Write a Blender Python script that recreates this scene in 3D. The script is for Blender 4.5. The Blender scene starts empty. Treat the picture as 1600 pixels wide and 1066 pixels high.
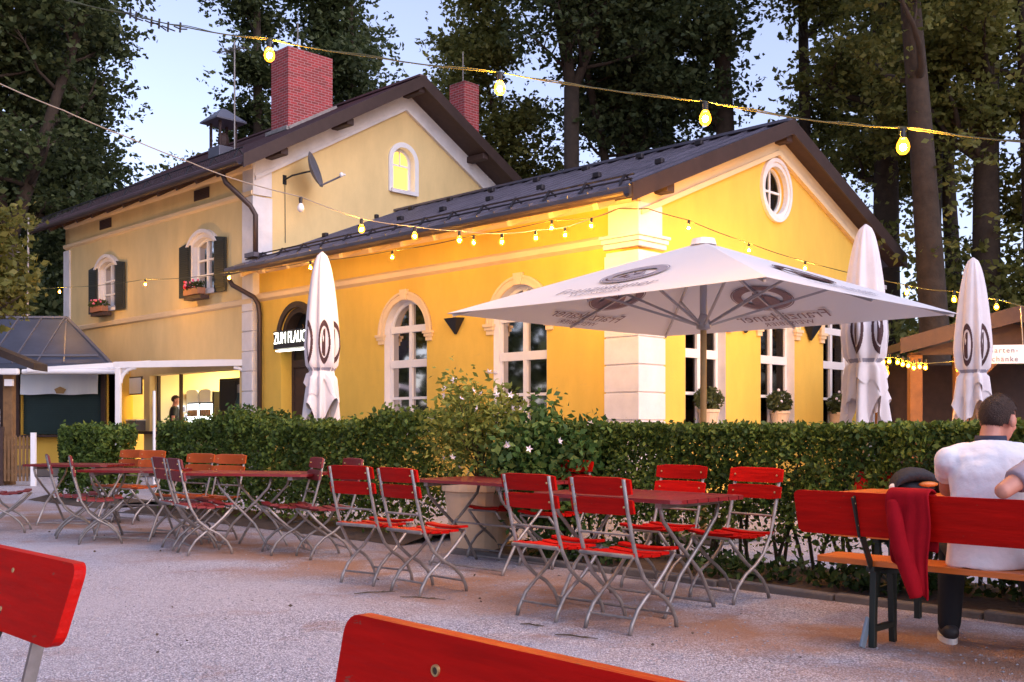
import bpy, math, random
import numpy as np
from mathutils import Vector, Matrix
from mathutils.geometry import tessellate_polygon

PI = math.pi
R = math.radians
scene = bpy.context.scene
COL = scene.collection
F, HY, CZ = 1650.0, 670.0, 1.18          # focal length in photo pixels, horizon row, eye height

def at(x, y, Y):
    """point of the place seen at photo pixel (x, y), Y metres away"""
    return Vector(((x - 800) / F * Y, Y, CZ + (HY - y) / F * Y))

# ---------------------------------------------------------------- materials
MATS = {}
def mat(name, col, rough=0.6, metal=0.0, var=0.0, vscale=4.0, bump=0.0, bscale=40.0, col2=None, spec=None, coat=0.0, emit=None, estr=0.0, stretch=None):
    m = bpy.data.materials.new(name); m.use_nodes = True
    nt = m.node_tree; nd = nt.nodes; lk = nt.links
    b = nd['Principled BSDF']
    b.inputs['Base Color'].default_value = (*col, 1)
    b.inputs['Roughness'].default_value = rough
    b.inputs['Metallic'].default_value = metal
    if spec is not None: b.inputs['Specular IOR Level'].default_value = spec
    if coat: b.inputs['Coat Weight'].default_value = coat
    tc = nd.new('ShaderNodeTexCoord')
    if var > 0 or col2:
        n = nd.new('ShaderNodeTexNoise'); n.inputs['Scale'].default_value = vscale; n.inputs['Detail'].default_value = 6; n.inputs['Roughness'].default_value = .65
        if stretch:
            mp_ = nd.new('ShaderNodeMapping'); mp_.inputs['Scale'].default_value = stretch; lk.new(tc.outputs['Object'], mp_.inputs[0]); lk.new(mp_.outputs[0], n.inputs['Vector'])
        else: lk.new(tc.outputs['Object'], n.inputs['Vector'])
        mr = nd.new('ShaderNodeMapRange'); mr.inputs[1].default_value = .3; mr.inputs[2].default_value = .7
        lk.new(n.outputs['Fac'], mr.inputs[0])
        mx = nd.new('ShaderNodeMix'); mx.data_type = 'RGBA'
        c2 = col2 if col2 else tuple(max(0, c * (1 - var)) for c in col)
        mx.inputs['A'].default_value = (*col, 1); mx.inputs['B'].default_value = (*c2, 1)
        lk.new(mr.outputs[0], mx.inputs['Factor']); lk.new(mx.outputs['Result'], b.inputs['Base Color'])
    if bump > 0:
        n2 = nd.new('ShaderNodeTexNoise'); n2.inputs['Scale'].default_value = bscale; n2.inputs['Detail'].default_value = 5
        if stretch: lk.new(mp_.outputs[0], n2.inputs['Vector'])
        else: lk.new(tc.outputs['Object'], n2.inputs['Vector'])
        bp = nd.new('ShaderNodeBump'); bp.inputs['Strength'].default_value = bump; bp.inputs['Distance'].default_value = .02
        lk.new(n2.outputs['Fac'], bp.inputs['Height']); lk.new(bp.outputs['Normal'], b.inputs['Normal'])
    if emit:
        b.inputs['Emission Color'].default_value = (*emit, 1); b.inputs['Emission Strength'].default_value = estr
    MATS[name] = m
    return m

def leafmat(name, c1, c2, c3, trans=.35, rough=.55):
    m = bpy.data.materials.new(name); m.use_nodes = True
    nt = m.node_tree; nd = nt.nodes; lk = nt.links
    b = nd['Principled BSDF']; out = nd['Material Output']
    g = nd.new('ShaderNodeNewGeometry'); r = nd.new('ShaderNodeValToRGB')
    r.color_ramp.elements[0].color = (*c1, 1); r.color_ramp.elements[1].color = (*c3, 1)
    e = r.color_ramp.elements.new(.55); e.color = (*c2, 1)
    lk.new(g.outputs['Random Per Island'], r.inputs[0])
    lk.new(r.outputs[0], b.inputs['Base Color']); b.inputs['Roughness'].default_value = rough
    b.inputs['Specular IOR Level'].default_value = .3
    t = nd.new('ShaderNodeBsdfTranslucent'); lk.new(r.outputs[0], t.inputs['Color'])
    mx = nd.new('ShaderNodeMixShader'); mx.inputs[0].default_value = trans
    lk.new(b.outputs[0], mx.inputs[1]); lk.new(t.outputs[0], mx.inputs[2]); lk.new(mx.outputs[0], out.inputs['Surface'])
    MATS[name] = m
    return m

mat('pale_yellow_plaster', (.82, .60, .275), .9, var=.17, vscale=1.1, bump=.25, bscale=60, stretch=(1.2, 1.2, .5))
mat('yellow_plaster', (.82, .52, .085), .9, var=.17, vscale=1.1, bump=.25, bscale=60, stretch=(1.2, 1.2, .5))  # less blue than the tall house: warm bulb light put into the colour
mat('white_stucco', (.80, .75, .74), .85, var=.20, vscale=2.2, bump=.12, bscale=50)
mat('cream_trim', (.80, .60, .36), .85, var=.08, vscale=2)
mat('white_paint', (.80, .77, .76), .5, var=.06, vscale=6)
mat('roof_metal', (.20, .185, .235), .36, .6, var=.35, vscale=1.2, bump=.1, bscale=8)
mat('roof_tile', (.13, .065, .07), .6, .0, var=.35, vscale=3, bump=.5, bscale=14)
mat('dark_wood', (.06, .030, .024), .7, var=.4, vscale=8)
mat('copper_brown', (.07, .042, .036), .45, .3, var=.3)
mat('shutter_green', (.022, .026, .022), .6, var=.3)
mat('roller_green', (.018, .045, .042), .55, .1, var=.2)
mat('rail_iron', (.03, .024, .028), .5, .4)
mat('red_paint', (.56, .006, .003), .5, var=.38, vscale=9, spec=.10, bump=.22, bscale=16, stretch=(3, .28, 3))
mat('orange_paint', (.72, .17, .02), .40, var=.3, vscale=9, coat=.1, bump=.15, bscale=16, stretch=(3, .28, 3))
mat('red_top', (.26, .016, .018), .42, var=.3, vscale=7, coat=.3)
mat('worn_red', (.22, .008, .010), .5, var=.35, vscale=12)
mat('lit_orange', (.72, .20, .03), .45, var=.3, vscale=8)
mat('lamplit_orange', (.50, .085, .012), .42, var=.3, vscale=8)  # warm lamplight on red chairs, put into the colour
mat('galvanised', (.42, .37, .34), .48, .55, var=.45, vscale=10)
mat('green_steel', (.014, .020, .016), .45, .2)
mat('grey_foot', (.20, .25, .30), .5, .2)
mat('screw_brass', (.60, .42, .18), .35, .8)
mat('canvas', (.80, .78, .79), .8, var=.05, vscale=5, bump=.06, bscale=20)
mat('canvas_worn', (.76, .69, .69), .85, var=.12, vscale=4, bump=.15, bscale=14)
mat('print_brown', (.075, .030, .030), .8, var=.3, vscale=14)
mat('print_grey', (.30, .28, .33), .8, var=.2, vscale=14)
mat('print_back', (.30, .20, .21), .85, var=.2, vscale=12)
mat('pole_wood', (.45, .27, .10), .5, var=.3, vscale=5)
mat('alu', (.45, .43, .45), .4, .5)
mat('bark', (.068, .043, .027), .95, var=.5, vscale=5, bump=.8, bscale=12)
mat('stem', (.09, .06, .03), .9, var=.4)
mat('soil', (.10, .065, .045), .95, var=.5, vscale=6, bump=.6, bscale=25)
mat('kerbstone', (.17, .15, .14), .9, var=.35, vscale=5, bump=.3)
mat('terracotta_cream', (.74, .54, .36), .7, var=.15, vscale=5)
mat('timber', (.22, .115, .045), .75, var=.45, vscale=6, bump=.2)
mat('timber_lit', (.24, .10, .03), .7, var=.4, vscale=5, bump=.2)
mat('hut_roof', (.045, .028, .022), .7, var=.4, vscale=4, bump=.3)
mat('blue_roof', (.06, .072, .11), .62, .1, var=.4, vscale=1.5)
mat('skin', (.53, .22, .15), .55, var=.12, vscale=20)
mat('hair_brown', (.075, .036, .024), .65, var=.6, vscale=55, bump=1.0, bscale=160)
mat('shirt_white', (.80, .77, .79), .85, bump=1.0, bscale=6, var=.06, vscale=4)
mat('shirt_grey', (.30, .24, .28), .85, bump=.4, bscale=6)
mat('shirt_stripe', (.62, .56, .60), .85)
mat('shirt_black', (.012, .012, .014), .85)
mat('navy', (.02, .024, .05), .85)
mat('trousers', (.006, .006, .009), .85, var=.3)
mat('jeans_blue', (.08, .10, .28), .85)
mat('shoe_dark', (.02, .018, .02), .6)
mat('sole_white', (.7, .66, .62), .7)
mat('jacket_red', (.34, .005, .012), .85, spec=.1, var=.3, vscale=7, bump=.4, bscale=9)
mat('cap_black', (.012, .012, .018), .8, bump=.3)
mat('white_plastic', (.78, .76, .76), .4)
mat('dark_interior', (.10, .055, .03), .9, var=.4, vscale=2)
mat('cream_wall', (.80, .66, .38), .8)
mat('black_plastic', (.012, .012, .014), .4)
mat('dish_grey', (.13, .13, .16), .45, .2)
mat('cable_green', (.07, .07, .03), .6)
mat('cable_white', (.30, .25, .20), .6)
mat('bulb_off', (.75, .72, .72), .1)
mat('flower_white', (.80, .72, .78), .7)
mat('flower_pink', (.70, .16, .25), .7)
mat('flower_red', (.65, .02, .03), .7)
mat('box_wood', (.30, .13, .07), .7)
mat('sign_white', (.80, .82, .85), .5)
mat('sign_print', (.14, .15, .19), .6)
mat('interior_lit', (.95, .62, .12), .9, emit=(1, .62, .08), estr=1.1)
mat('sign_lit', (.9, .9, .9), .5, emit=(1, 1, .84), estr=3.2)
mat('fridge_lit', (.9, .92, .95), .3, emit=(.88, .95, 1), estr=3.2)
mat('lamp_lit', (1, .9, .7), .5, emit=(1, .80, .34), estr=85)
mat('pendant_lit', (1, .8, .4), .5, emit=(1, .62, .16), estr=40)
mat('bulb_lit', (1, .8, .4), .3, emit=(1, .55, .085), estr=3000)
mat('bulb_near', (1, .8, .4), .3, emit=(1, .52, .06), estr=4300)
mat('fairy_lit', (1, .8, .4), .3, emit=(1, .48, .04), estr=1500)
leafmat('leaf_dark', (.045, .062, .022), (.072, .092, .032), (.125, .14, .045), .42)
leafmat('leaf_mid', (.11, .115, .026), (.165, .168, .038), (.27, .245, .065), .5)  # yellower green stands in for warm lamplight on the right-hand trees
leafmat('leaf_hedge', (.036, .064, .014), (.075, .125, .022), (.19, .26, .045), .32)
leafmat('leaf_bush', (.035, .085, .022), (.065, .14, .03), (.15, .21, .05), .3)
leafmat('leaf_shrub', (.10, .14, .03), (.20, .24, .045), (.36, .38, .09), .4)
leafmat('leaf_low', (.015, .035, .010), (.03, .06, .014), (.06, .10, .02), .2)

def brickmat():
    m = bpy.data.materials.new('brick'); m.use_nodes = True
    nt = m.node_tree; nd = nt.nodes; lk = nt.links; b = nd['Principled BSDF']
    g = nd.new('ShaderNodeTexCoord'); mp = nd.new('ShaderNodeSeparateXYZ'); lk.new(g.outputs['Object'], mp.inputs[0])
    ad = nd.new('ShaderNodeMath'); ad.operation = 'ADD'; lk.new(mp.outputs[0], ad.inputs[0]); lk.new(mp.outputs[1], ad.inputs[1])
    cb = nd.new('ShaderNodeCombineXYZ'); lk.new(ad.outputs[0], cb.inputs[0]); lk.new(mp.outputs[2], cb.inputs[1])
    t = nd.new('ShaderNodeTexBrick'); t.inputs['Scale'].default_value = 1
    t.inputs['Brick Width'].default_value = .22; t.inputs['Row Height'].default_value = .07; t.inputs['Mortar Size'].default_value = .007
    t.inputs['Color1'].default_value = (.42, .045, .045, 1); t.inputs['Color2'].default_value = (.24, .04, .035, 1); t.inputs['Mortar'].default_value = (.42, .24, .24, 1)
    lk.new(cb.outputs[0], t.inputs['Vector']); lk.new(t.outputs['Color'], b.inputs['Base Color']); b.inputs['Roughness'].default_value = .9
    bp = nd.new('ShaderNodeBump'); bp.inputs['Strength'].default_value = .4; bp.invert = True; lk.new(t.outputs['Fac'], bp.inputs['Height']); lk.new(bp.outputs['Normal'], b.inputs['Normal'])
    MATS['brick'] = m
brickmat()

def glassmat():
    m = bpy.data.materials.new('glass_dark'); m.use_nodes = True
    nt = m.node_tree; nd = nt.nodes; lk = nt.links; out = nd['Material Output']
    nd.remove(nd['Principled BSDF'])
    tr = nd.new('ShaderNodeBsdfTransparent'); tr.inputs[0].default_value = (.62, .60, .56, 1)
    gl = nd.new('ShaderNodeBsdfGlossy'); gl.inputs['Roughness'].default_value = .04; gl.inputs[0].default_value = (.42, .40, .40, 1)
    fr = nd.new('ShaderNodeFresnel'); fr.inputs[0].default_value = 1.5
    mx = nd.new('ShaderNodeMixShader'); lk.new(fr.outputs[0], mx.inputs[0]); lk.new(tr.outputs[0], mx.inputs[1]); lk.new(gl.outputs[0], mx.inputs[2])
    lk.new(mx.outputs[0], out.inputs['Surface'])
    MATS['glass'] = m
glassmat()

def bulbglass():
    m = bpy.data.materials.new('bulb_glass'); m.use_nodes = True
    nt = m.node_tree; nd = nt.nodes; lk = nt.links; nd.remove(nd['Principled BSDF'])
    tr = nd.new('ShaderNodeBsdfTransparent'); tr.inputs[0].default_value = (1, .86, .6, 1)
    em = nd.new('ShaderNodeEmission'); em.inputs[0].default_value = (1, .40, .02, 1); em.inputs[1].default_value = 2.4
    ad = nd.new('ShaderNodeAddShader'); lk.new(tr.outputs[0], ad.inputs[0]); lk.new(em.outputs[0], ad.inputs[1]); lk.new(ad.outputs[0], nd['Material Output'].inputs['Surface'])
    MATS['bulb_glass'] = m
bulbglass()

def vary(name, lo=.72, hi=1.12):
    """every slat weathers a little differently"""
    m = MATS[name]; nt = m.node_tree; b = nt.nodes['Principled BSDF']; src = b.inputs['Base Color'].links[0].from_socket
    oi = nt.nodes.new('ShaderNodeObjectInfo'); mr = nt.nodes.new('ShaderNodeMapRange'); mr.inputs[3].default_value = lo; mr.inputs[4].default_value = hi
    hv = nt.nodes.new('ShaderNodeHueSaturation'); nt.links.new(oi.outputs['Random'], mr.inputs[0]); nt.links.new(mr.outputs[0], hv.inputs['Value']); nt.links.new(src, hv.inputs['Color']); nt.links.new(hv.outputs[0], b.inputs['Base Color'])
for n_ in ('red_paint', 'worn_red', 'lamplit_orange', 'galvanised'): vary(n_)
def wear(name, col, scale=26, lo=.665, hi=.70, amt=.75):
    """small chips and rubbed spots in the paint"""
    m = MATS[name]; nt = m.node_tree; b = nt.nodes['Principled BSDF']; src = b.inputs['Base Color'].links[0].from_socket
    tc = nt.nodes.new('ShaderNodeTexCoord'); mp = nt.nodes.new('ShaderNodeMapping'); mp.inputs['Scale'].default_value = (1, .45, 1.3)
    n = nt.nodes.new('ShaderNodeTexNoise'); n.inputs['Scale'].default_value = scale; n.inputs['Detail'].default_value = 5; n.inputs['Roughness'].default_value = .7
    mr = nt.nodes.new('ShaderNodeMapRange'); mr.inputs[1].default_value = lo; mr.inputs[2].default_value = hi; mr.inputs[4].default_value = amt
    mx = nt.nodes.new('ShaderNodeMix'); mx.data_type = 'RGBA'; mx.inputs['B'].default_value = (*col, 1)
    for a_, b_ in ((tc.outputs['Object'], mp.inputs[0]), (mp.outputs[0], n.inputs['Vector']), (n.outputs['Fac'], mr.inputs[0]), (mr.outputs[0], mx.inputs['Factor']), (src, mx.inputs['A']), (mx.outputs['Result'], b.inputs['Base Color'])): nt.links.new(a_, b_)
wear('red_paint', (.20, .07, .045)); wear('worn_red', (.20, .13, .10)); wear('orange_paint', (.36, .12, .04)); wear('brick', (.07, .03, .03), 3.2, .55, .75, .6); wear('yellow_plaster', (.62, .40, .10), 5, .60, .74, .5)

def gravelmat():
    m = bpy.data.materials.new('gravel'); m.use_nodes = True
    nt = m.node_tree; nd = nt.nodes; lk = nt.links; b = nd['Principled BSDF']
    tc = nd.new('ShaderNodeTexCoord')
    def noise(s, d=5, r=.6):
        n = nd.new('ShaderNodeTexNoise'); n.inputs['Scale'].default_value = s; n.inputs['Detail'].default_value = d; n.inputs['Roughness'].default_value = r
        lk.new(tc.outputs['Object'], n.inputs['Vector']); return n
    def rng(src, a, c):
        r = nd.new('ShaderNodeMapRange'); r.inputs[1].default_value = a; r.inputs[2].default_value = c; lk.new(src, r.inputs[0]); return r.outputs[0]
    def mix(f, A, B):
        x = nd.new('ShaderNodeMix'); x.data_type = 'RGBA'; lk.new(f, x.inputs['Factor'])
        for k, v in (('A', A), ('B', B)):
            if isinstance(v, tuple): x.inputs[k].default_value = (*v, 1)
            else: lk.new(v, x.inputs[k])
        return x.outputs['Result']
    v = nd.new('ShaderNodeTexVoronoi'); v.inputs['Scale'].default_value = 95; lk.new(tc.outputs['Object'], v.inputs['Vector'])
    vs = nd.new('ShaderNodeSeparateColor'); lk.new(v.outputs['Color'], vs.inputs[0])
    stone = mix(vs.outputs[0], (.25, .24, .275), (.86, .83, .91))
    crack = mix(rng(v.outputs['Distance'], .35, .75), stone, (.22, .20, .225))
    patch = mix(rng(noise(1.3, 6, .65).outputs['Fac'], .56, .72), crack, (.30, .19, .155))
    speck = mix(rng(noise(9, 4, .7).outputs['Fac'], .66, .75), patch, (.22, .14, .13))
    big = mix(rng(noise(.35, 4, .6).outputs['Fac'], .40, .72), speck, (.46, .43, .47))
    # trodden earth along the rows of tables, beside the hedge
    dp = nd.new('ShaderNodeVectorMath'); dp.operation = 'DOT_PRODUCT'; lk.new(tc.outputs['Object'], dp.inputs[0]); dp.inputs[1].default_value = (.703, .711, 0)
    def mth(op, a_, b_):
        q = nd.new('ShaderNodeMath'); q.operation = op
        for i_, x_ in enumerate((a_, b_)):
            if isinstance(x_, (int, float)): q.inputs[i_].default_value = x_
            else: lk.new(x_, q.inputs[i_])
        return q.outputs[0]
    ds = mth('ABSOLUTE', mth('SUBTRACT', dp.outputs['Value'], 5.55), 0)
    bandf = nd.new('ShaderNodeMapRange'); bandf.inputs[1].default_value = 1.5; bandf.inputs[2].default_value = .2; lk.new(ds, bandf.inputs[0])
    earth = mth('MULTIPLY', bandf.outputs[0], rng(noise(.9, 5, .6).outputs['Fac'], .38, .55))
    big = mix(mth('MULTIPLY', earth, .9), big, (.33, .175, .10))
    lk.new(big, b.inputs['Base Color']); b.inputs['Roughness'].default_value = .95; b.inputs['Specular IOR Level'].default_value = .2
    ad = nd.new('ShaderNodeMath'); ad.operation = 'ADD'; lk.new(v.outputs['Distance'], ad.inputs[0]); lk.new(noise(14).outputs['Fac'], ad.inputs[1])
    bp = nd.new('ShaderNodeBump'); bp.inputs['Strength'].default_value = .8; bp.inputs['Distance'].default_value = .015; bp.invert = True
    lk.new(ad.outputs[0], bp.inputs['Height']); lk.new(bp.outputs['Normal'], b.inputs['Normal'])
    MATS['gravel'] = m
gravelmat()

# ---------------------------------------------------------------- mesh building
class MB:
    def __init__(s): s.v = []; s.f = []
    def add(s, vs, fs, M=None):
        o = len(s.v)
        for p in vs:
            s.v.append(tuple(M @ Vector(p)) if M is not None else tuple(p))
        for q in fs: s.f.append(tuple(i + o for i in q))
        return s
    def box(s, c, d, M=None):
        x, y, z = c; a, b, e = d[0] / 2, d[1] / 2, d[2] / 2
        vs = [(x + i * a, y + j * b, z + k * e) for k in (-1, 1) for j in (-1, 1) for i in (-1, 1)]
        return s.add(vs, [(0, 2, 3, 1), (4, 5, 7, 6), (0, 1, 5, 4), (2, 6, 7, 3), (0, 4, 6, 2), (1, 3, 7, 5)], M)
    def beam(s, p, q, w, h, up=(0, 0, 1)):
        p, q = Vector(p), Vector(q); d = (q - p).normalized(); u = Vector(up)
        r = d.cross(u)
        if r.length < 1e-4: r = d.cross(Vector((1, 0, 0)))
        r.normalize(); u = r.cross(d).normalized()
        vs = []
        for c in (p, q):
            for i, j in ((-1, -1), (1, -1), (1, 1), (-1, 1)): vs.append(c + r * (i * w / 2) + u * (j * h / 2))
        return s.add(vs, [(0, 1, 2, 3), (7, 6, 5, 4), (0, 4, 5, 1), (1, 5, 6, 2), (2, 6, 7, 3), (3, 7, 4, 0)])
    def tube(s, pts, r, n=8, cap=True):
        pts = [Vector(p) for p in pts]; N = len(pts)
        rs = list(r) if hasattr(r, '__len__') else [r] * N
        t0 = (pts[1] - pts[0]).normalized()
        ref = Vector((0, 0, 1)) if abs(t0.z) < .9 else Vector((1, 0, 0))
        u = t0.cross(ref).normalized(); vs = []
        for i in range(N):
            t = (pts[min(i + 1, N - 1)] - pts[max(i - 1, 0)])
            t = t.normalized() if t.length > 1e-9 else t0
            u = (u - t * u.dot(t)); u = u.normalized() if u.length > 1e-6 else t.orthogonal().normalized()
            w = t.cross(u)
            for k in range(n):
                a = 2 * PI * k / n; vs.append(pts[i] + (u * math.cos(a) + w * math.sin(a)) * rs[i])
        fs = [(i * n + k, i * n + (k + 1) % n, (i + 1) * n + (k + 1) % n, (i + 1) * n + k) for i in range(N - 1) for k in range(n)]
        if cap: fs += [tuple(range(n))[::-1], tuple((N - 1) * n + k for k in range(n))]
        return s.add(vs, fs)
    def lathe(s, prof, n=16, c=(0, 0, 0), M=None):
        vs = []
        for (r, z) in prof:
            for k in range(n):
                a = 2 * PI * k / n; vs.append((c[0] + r * math.cos(a), c[1] + r * math.sin(a), c[2] + z))
        m = len(prof)
        fs = [(i * n + k, i * n + (k + 1) % n, (i + 1) * n + (k + 1) % n, (i + 1) * n + k) for i in range(m - 1) for k in range(n)]
        fs += [tuple(range(n))[::-1], tuple((m - 1) * n + k for k in range(n))]
        return s.add(vs, fs, M)
    def ball(s, c, r, n=10, m=7, M=None):
        rx, ry, rz = r if hasattr(r, '__len__') else (r, r, r)
        vs = [(c[0], c[1], c[2] - rz)]
        for i in range(1, m):
            ph = -PI / 2 + PI * i / m
            for k in range(n):
                a = 2 * PI * k / n; vs.append((c[0] + rx * math.cos(ph) * math.cos(a), c[1] + ry * math.cos(ph) * math.sin(a), c[2] + rz * math.sin(ph)))
        vs.append((c[0], c[1], c[2] + rz)); L = len(vs) - 1
        fs = [(0, 1 + (k + 1) % n, 1 + k) for k in range(n)]
        for i in range(m - 2):
            for k in range(n): fs.append((1 + i * n + k, 1 + i * n + (k + 1) % n, 1 + (i + 1) * n + (k + 1) % n, 1 + (i + 1) * n + k))
        fs += [(L, 1 + (m - 2) * n + k, 1 + (m - 2) * n + (k + 1) % n) for k in range(n)]
        return s.add(vs, fs, M)
    def rings(s, rings, cap=True):
        n = len(rings[0]); vs = [p for r in rings for p in r]; m = len(rings)
        fs = [(i * n + k, i * n + (k + 1) % n, (i + 1) * n + (k + 1) % n, (i + 1) * n + k) for i in range(m - 1) for k in range(n)]
        if cap: fs += [tuple(range(n))[::-1], tuple((m - 1) * n + k for k in range(n))]
        return s.add(vs, fs)
    def extrude(s, loops, mp, d0, d1, c0=True, c1=True):
        """2-D loops (first the outline, then holes) swept from depth d0 to d1 through mp(s, z, d)"""
        base = [p for l in loops for p in l]; n = len(base)
        vs = [mp(p[0], p[1], d0) for p in base] + [mp(p[0], p[1], d1) for p in base]
        tri = tessellate_polygon([[Vector((p[0], p[1], 0)) for p in l] for l in loops])
        fs = []
        if c0: fs += [tuple(t) for t in tri]
        if c1: fs += [tuple(i + n for i in t)[::-1] for t in tri]
        o = 0
        for l in loops:
            k = len(l)
            for i in range(k): fs.append((o + i, o + (i + 1) % k, n + o + (i + 1) % k, n + o + i))
            o += k
        return s.add(vs, fs)
    def mesh(s, name, m=None, smooth=False):
        me = bpy.data.meshes.new(name); me.from_pydata(s.v, [], s.f); me.validate(); me.update()
        if m: me.materials.append(MATS[m])
        if smooth: me.shade_smooth()
        return me
    def build(s, name, m, parent=None, smooth=False, bevel=0, auto=False, seg=2):
        me = s.mesh(name, m, smooth)
        o = bpy.data.objects.new(name, me); COL.objects.link(o)
        if parent: o.parent = parent
        if bevel:
            b = o.modifiers.new('bevel', 'BEVEL'); b.width = bevel; b.segments = seg; b.limit_method = 'ANGLE'; b.angle_limit = R(40)
        return o

def tag(o, label=None, cat=None, group=None, kind=None):
    if label: o['label'] = label
    if cat: o['category'] = cat
    if group: o['group'] = group
    if kind: o['kind'] = kind
    return o
def empty(name, loc=(0, 0, 0), rz=0, label=None, cat=None, group=None):
    o = bpy.data.objects.new(name, None); o.empty_display_size = .1; COL.objects.link(o)
    o.location = loc; o.rotation_euler = (0, 0, rz)
    return tag(o, label, cat, group)
def copy_tree(o, parent=None):
    kids = list(o.children)
    c = o.copy(); COL.objects.link(c); c.parent = parent
    for ch in kids: copy_tree(ch, c)
    return c
def remesh(mb, voxel, name, m, parent=None, smooth_it=2):
    me = mb.mesh(name + '_raw'); o = bpy.data.objects.new(name + '_raw', me); COL.objects.link(o)
    r = o.modifiers.new('r', 'REMESH'); r.mode = 'VOXEL'; r.voxel_size = voxel
    sm = o.modifiers.new('s', 'SMOOTH'); sm.iterations = smooth_it; sm.factor = .5
    dg = bpy.context.evaluated_depsgraph_get()
    nm = bpy.data.meshes.new_from_object(o.evaluated_get(dg)); nm.name = name
    bpy.data.objects.remove(o); bpy.data.meshes.remove(me)
    nm.materials.clear(); nm.materials.append(MATS[m]); nm.shade_smooth()
    c = bpy.data.objects.new(name, nm); COL.objects.link(c)
    if parent: c.parent = parent
    return c
def text_mb(body, size, mp, d0, d1, mirror=False, squash=1.0, spacing=1.0):
    """lettering as solid flat shapes: mp(s, z, d) places it"""
    cu = bpy.data.curves.new('t', 'FONT'); cu.body = body; cu.size = size; cu.align_x = 'CENTER'; cu.align_y = 'CENTER'; cu.space_character = spacing
    cu.resolution_u = 3
    o = bpy.data.objects.new('t', cu); COL.objects.link(o)
    dg = bpy.context.evaluated_depsgraph_get(); me = bpy.data.meshes.new_from_object(o.evaluated_get(dg))
    mb = MB(); k = -1 if mirror else 1
    vs = [mp(k * v.co.x * squash, v.co.y, d0) for v in me.vertices]
    mb.add(vs, [tuple(p.vertices) for p in me.polygons])
    bpy.data.objects.remove(o); bpy.data.curves.remove(cu); bpy.data.meshes.remove(me)
    return mb

def leaf_mesh(name, P, size, rng, aspect=.5, m='leaf_mid', flat=0.0, svar=.4):
    """one diamond-shaped, slightly folded leaf at every point"""
    n = len(P)
    d = rng.normal(size=(n, 3)); d[:, 2] *= (1 - flat); d /= np.linalg.norm(d, axis=1)[:, None]
    e = rng.normal(size=(n, 3)); e -= d * (e * d).sum(1)[:, None]; e /= np.linalg.norm(e, axis=1)[:, None]
    nn = np.cross(d, e)
    sz = size * (1 + svar * rng.uniform(-1, 1, n))[:, None]
    V = np.empty((n, 4, 3)); V[:, 0] = P - d * sz * .5; V[:, 2] = P + d * sz * .5
    V[:, 1] = P + e * sz * aspect * .5 + nn * sz * .10; V[:, 3] = P - e * sz * aspect * .5 + nn * sz * .10
    me = bpy.data.meshes.new(name); me.vertices.add(n * 4); me.loops.add(n * 4); me.polygons.add(n)
    me.vertices.foreach_set('co', V.astype(np.float32).ravel())
    me.loops.foreach_set('vertex_index', np.arange(n * 4, dtype=np.int32))
    me.polygons.foreach_set('loop_start', np.arange(0, n * 4, 4, dtype=np.int32))
    me.update(calc_edges=True); me.validate(); me.materials.append(MATS[m])
    return me
def obj(name, me, parent=None):
    o = bpy.data.objects.new(name, me); COL.objects.link(o)
    if parent: o.parent = parent
    return o
# ---------------------------------------------------------------- sky, sun, camera
world = bpy.data.worlds.new('World'); scene.world = world; world.use_nodes = True
wn = world.node_tree.nodes; wl = world.node_tree.links
SUN_EL, SUN_AZ = R(30), R(125)
sky = wn.new('ShaderNodeTexSky'); sky.sky_type = 'NISHITA'; sky.sun_disc = False
sky.sun_elevation = SUN_EL; sky.sun_rotation = SUN_AZ; sky.air_density = 1.0; sky.dust_density = 1.0; sky.ozone_density = 1.0
hs = wn.new('ShaderNodeHueSaturation'); hs.inputs['Saturation'].default_value = .74; wl.new(sky.outputs[0], hs.inputs['Color'])
tn = wn.new('ShaderNodeMix'); tn.data_type = 'RGBA'; tn.blend_type = 'MULTIPLY'; tn.inputs['Factor'].default_value = 1; tn.inputs['B'].default_value = (1.09, 1.02, 1.20, 1)
wl.new(hs.outputs[0], tn.inputs['A']); wl.new(tn.outputs['Result'], wn['Background'].inputs['Color']); wn['Background'].inputs['Strength'].default_value = .15
sd = bpy.data.lights.new('dusk_sun', 'SUN'); sd.energy = 1.1; sd.angle = R(60); sd.color = (.86, .84, 1.0)
so = bpy.data.objects.new('dusk_sun', sd); COL.objects.link(so)
so.rotation_euler = Vector((-.52, .50, -.69)).to_track_quat('-Z', 'Y').to_euler()
scene.view_settings.view_transform = 'Standard'; scene.view_settings.look = 'None'
scene.view_settings.gamma = 1; scene.view_settings.exposure = .82
scene.cycles.use_denoising = True
scene.cycles.sample_clamp_indirect = 6
scene.cycles.max_bounces = 8; scene.cycles.transparent_max_bounces = 12

cd = bpy.data.cameras.new('camera'); co = bpy.data.objects.new('camera', cd); COL.objects.link(co)
co.location = (0, 0, CZ); co.rotation_euler = (R(90), 0, 0)
cd.sensor_width = 36; cd.lens = 36 * F / 1600; cd.shift_y = (HY - 533) / 1600; cd.clip_end = 3000; cd.clip_start = .05
scene.camera = co

# ---------------------------------------------------------------- site frame: x along the gable side, y along the long side
TH = math.atan2(.711, .703)
CORNER = Vector((1.98, 16.6, 0))
Bv = Vector((math.cos(TH), math.sin(TH), 0)); Av = Vector((-math.sin(TH), math.cos(TH), 0))
def site(x, y, z=0): return CORNER + Bv * x + Av * y + Vector((0, 0, z))

# ---------------------------------------------------------------- ground
g = MB(); 
xs = [-400, -60, -25, 25, 60, 400]; ys = [-30, -4, 20, 45, 90, 900]
vs = [(x, y, 0) for y in ys for x in xs]
g.add(vs, [(j * 6 + i, j * 6 + i + 1, (j + 1) * 6 + i + 1, (j + 1) * 6 + i) for j in range(5) for i in range(5)])
tag(g.build('ground', 'gravel'), kind='structure')
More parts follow.
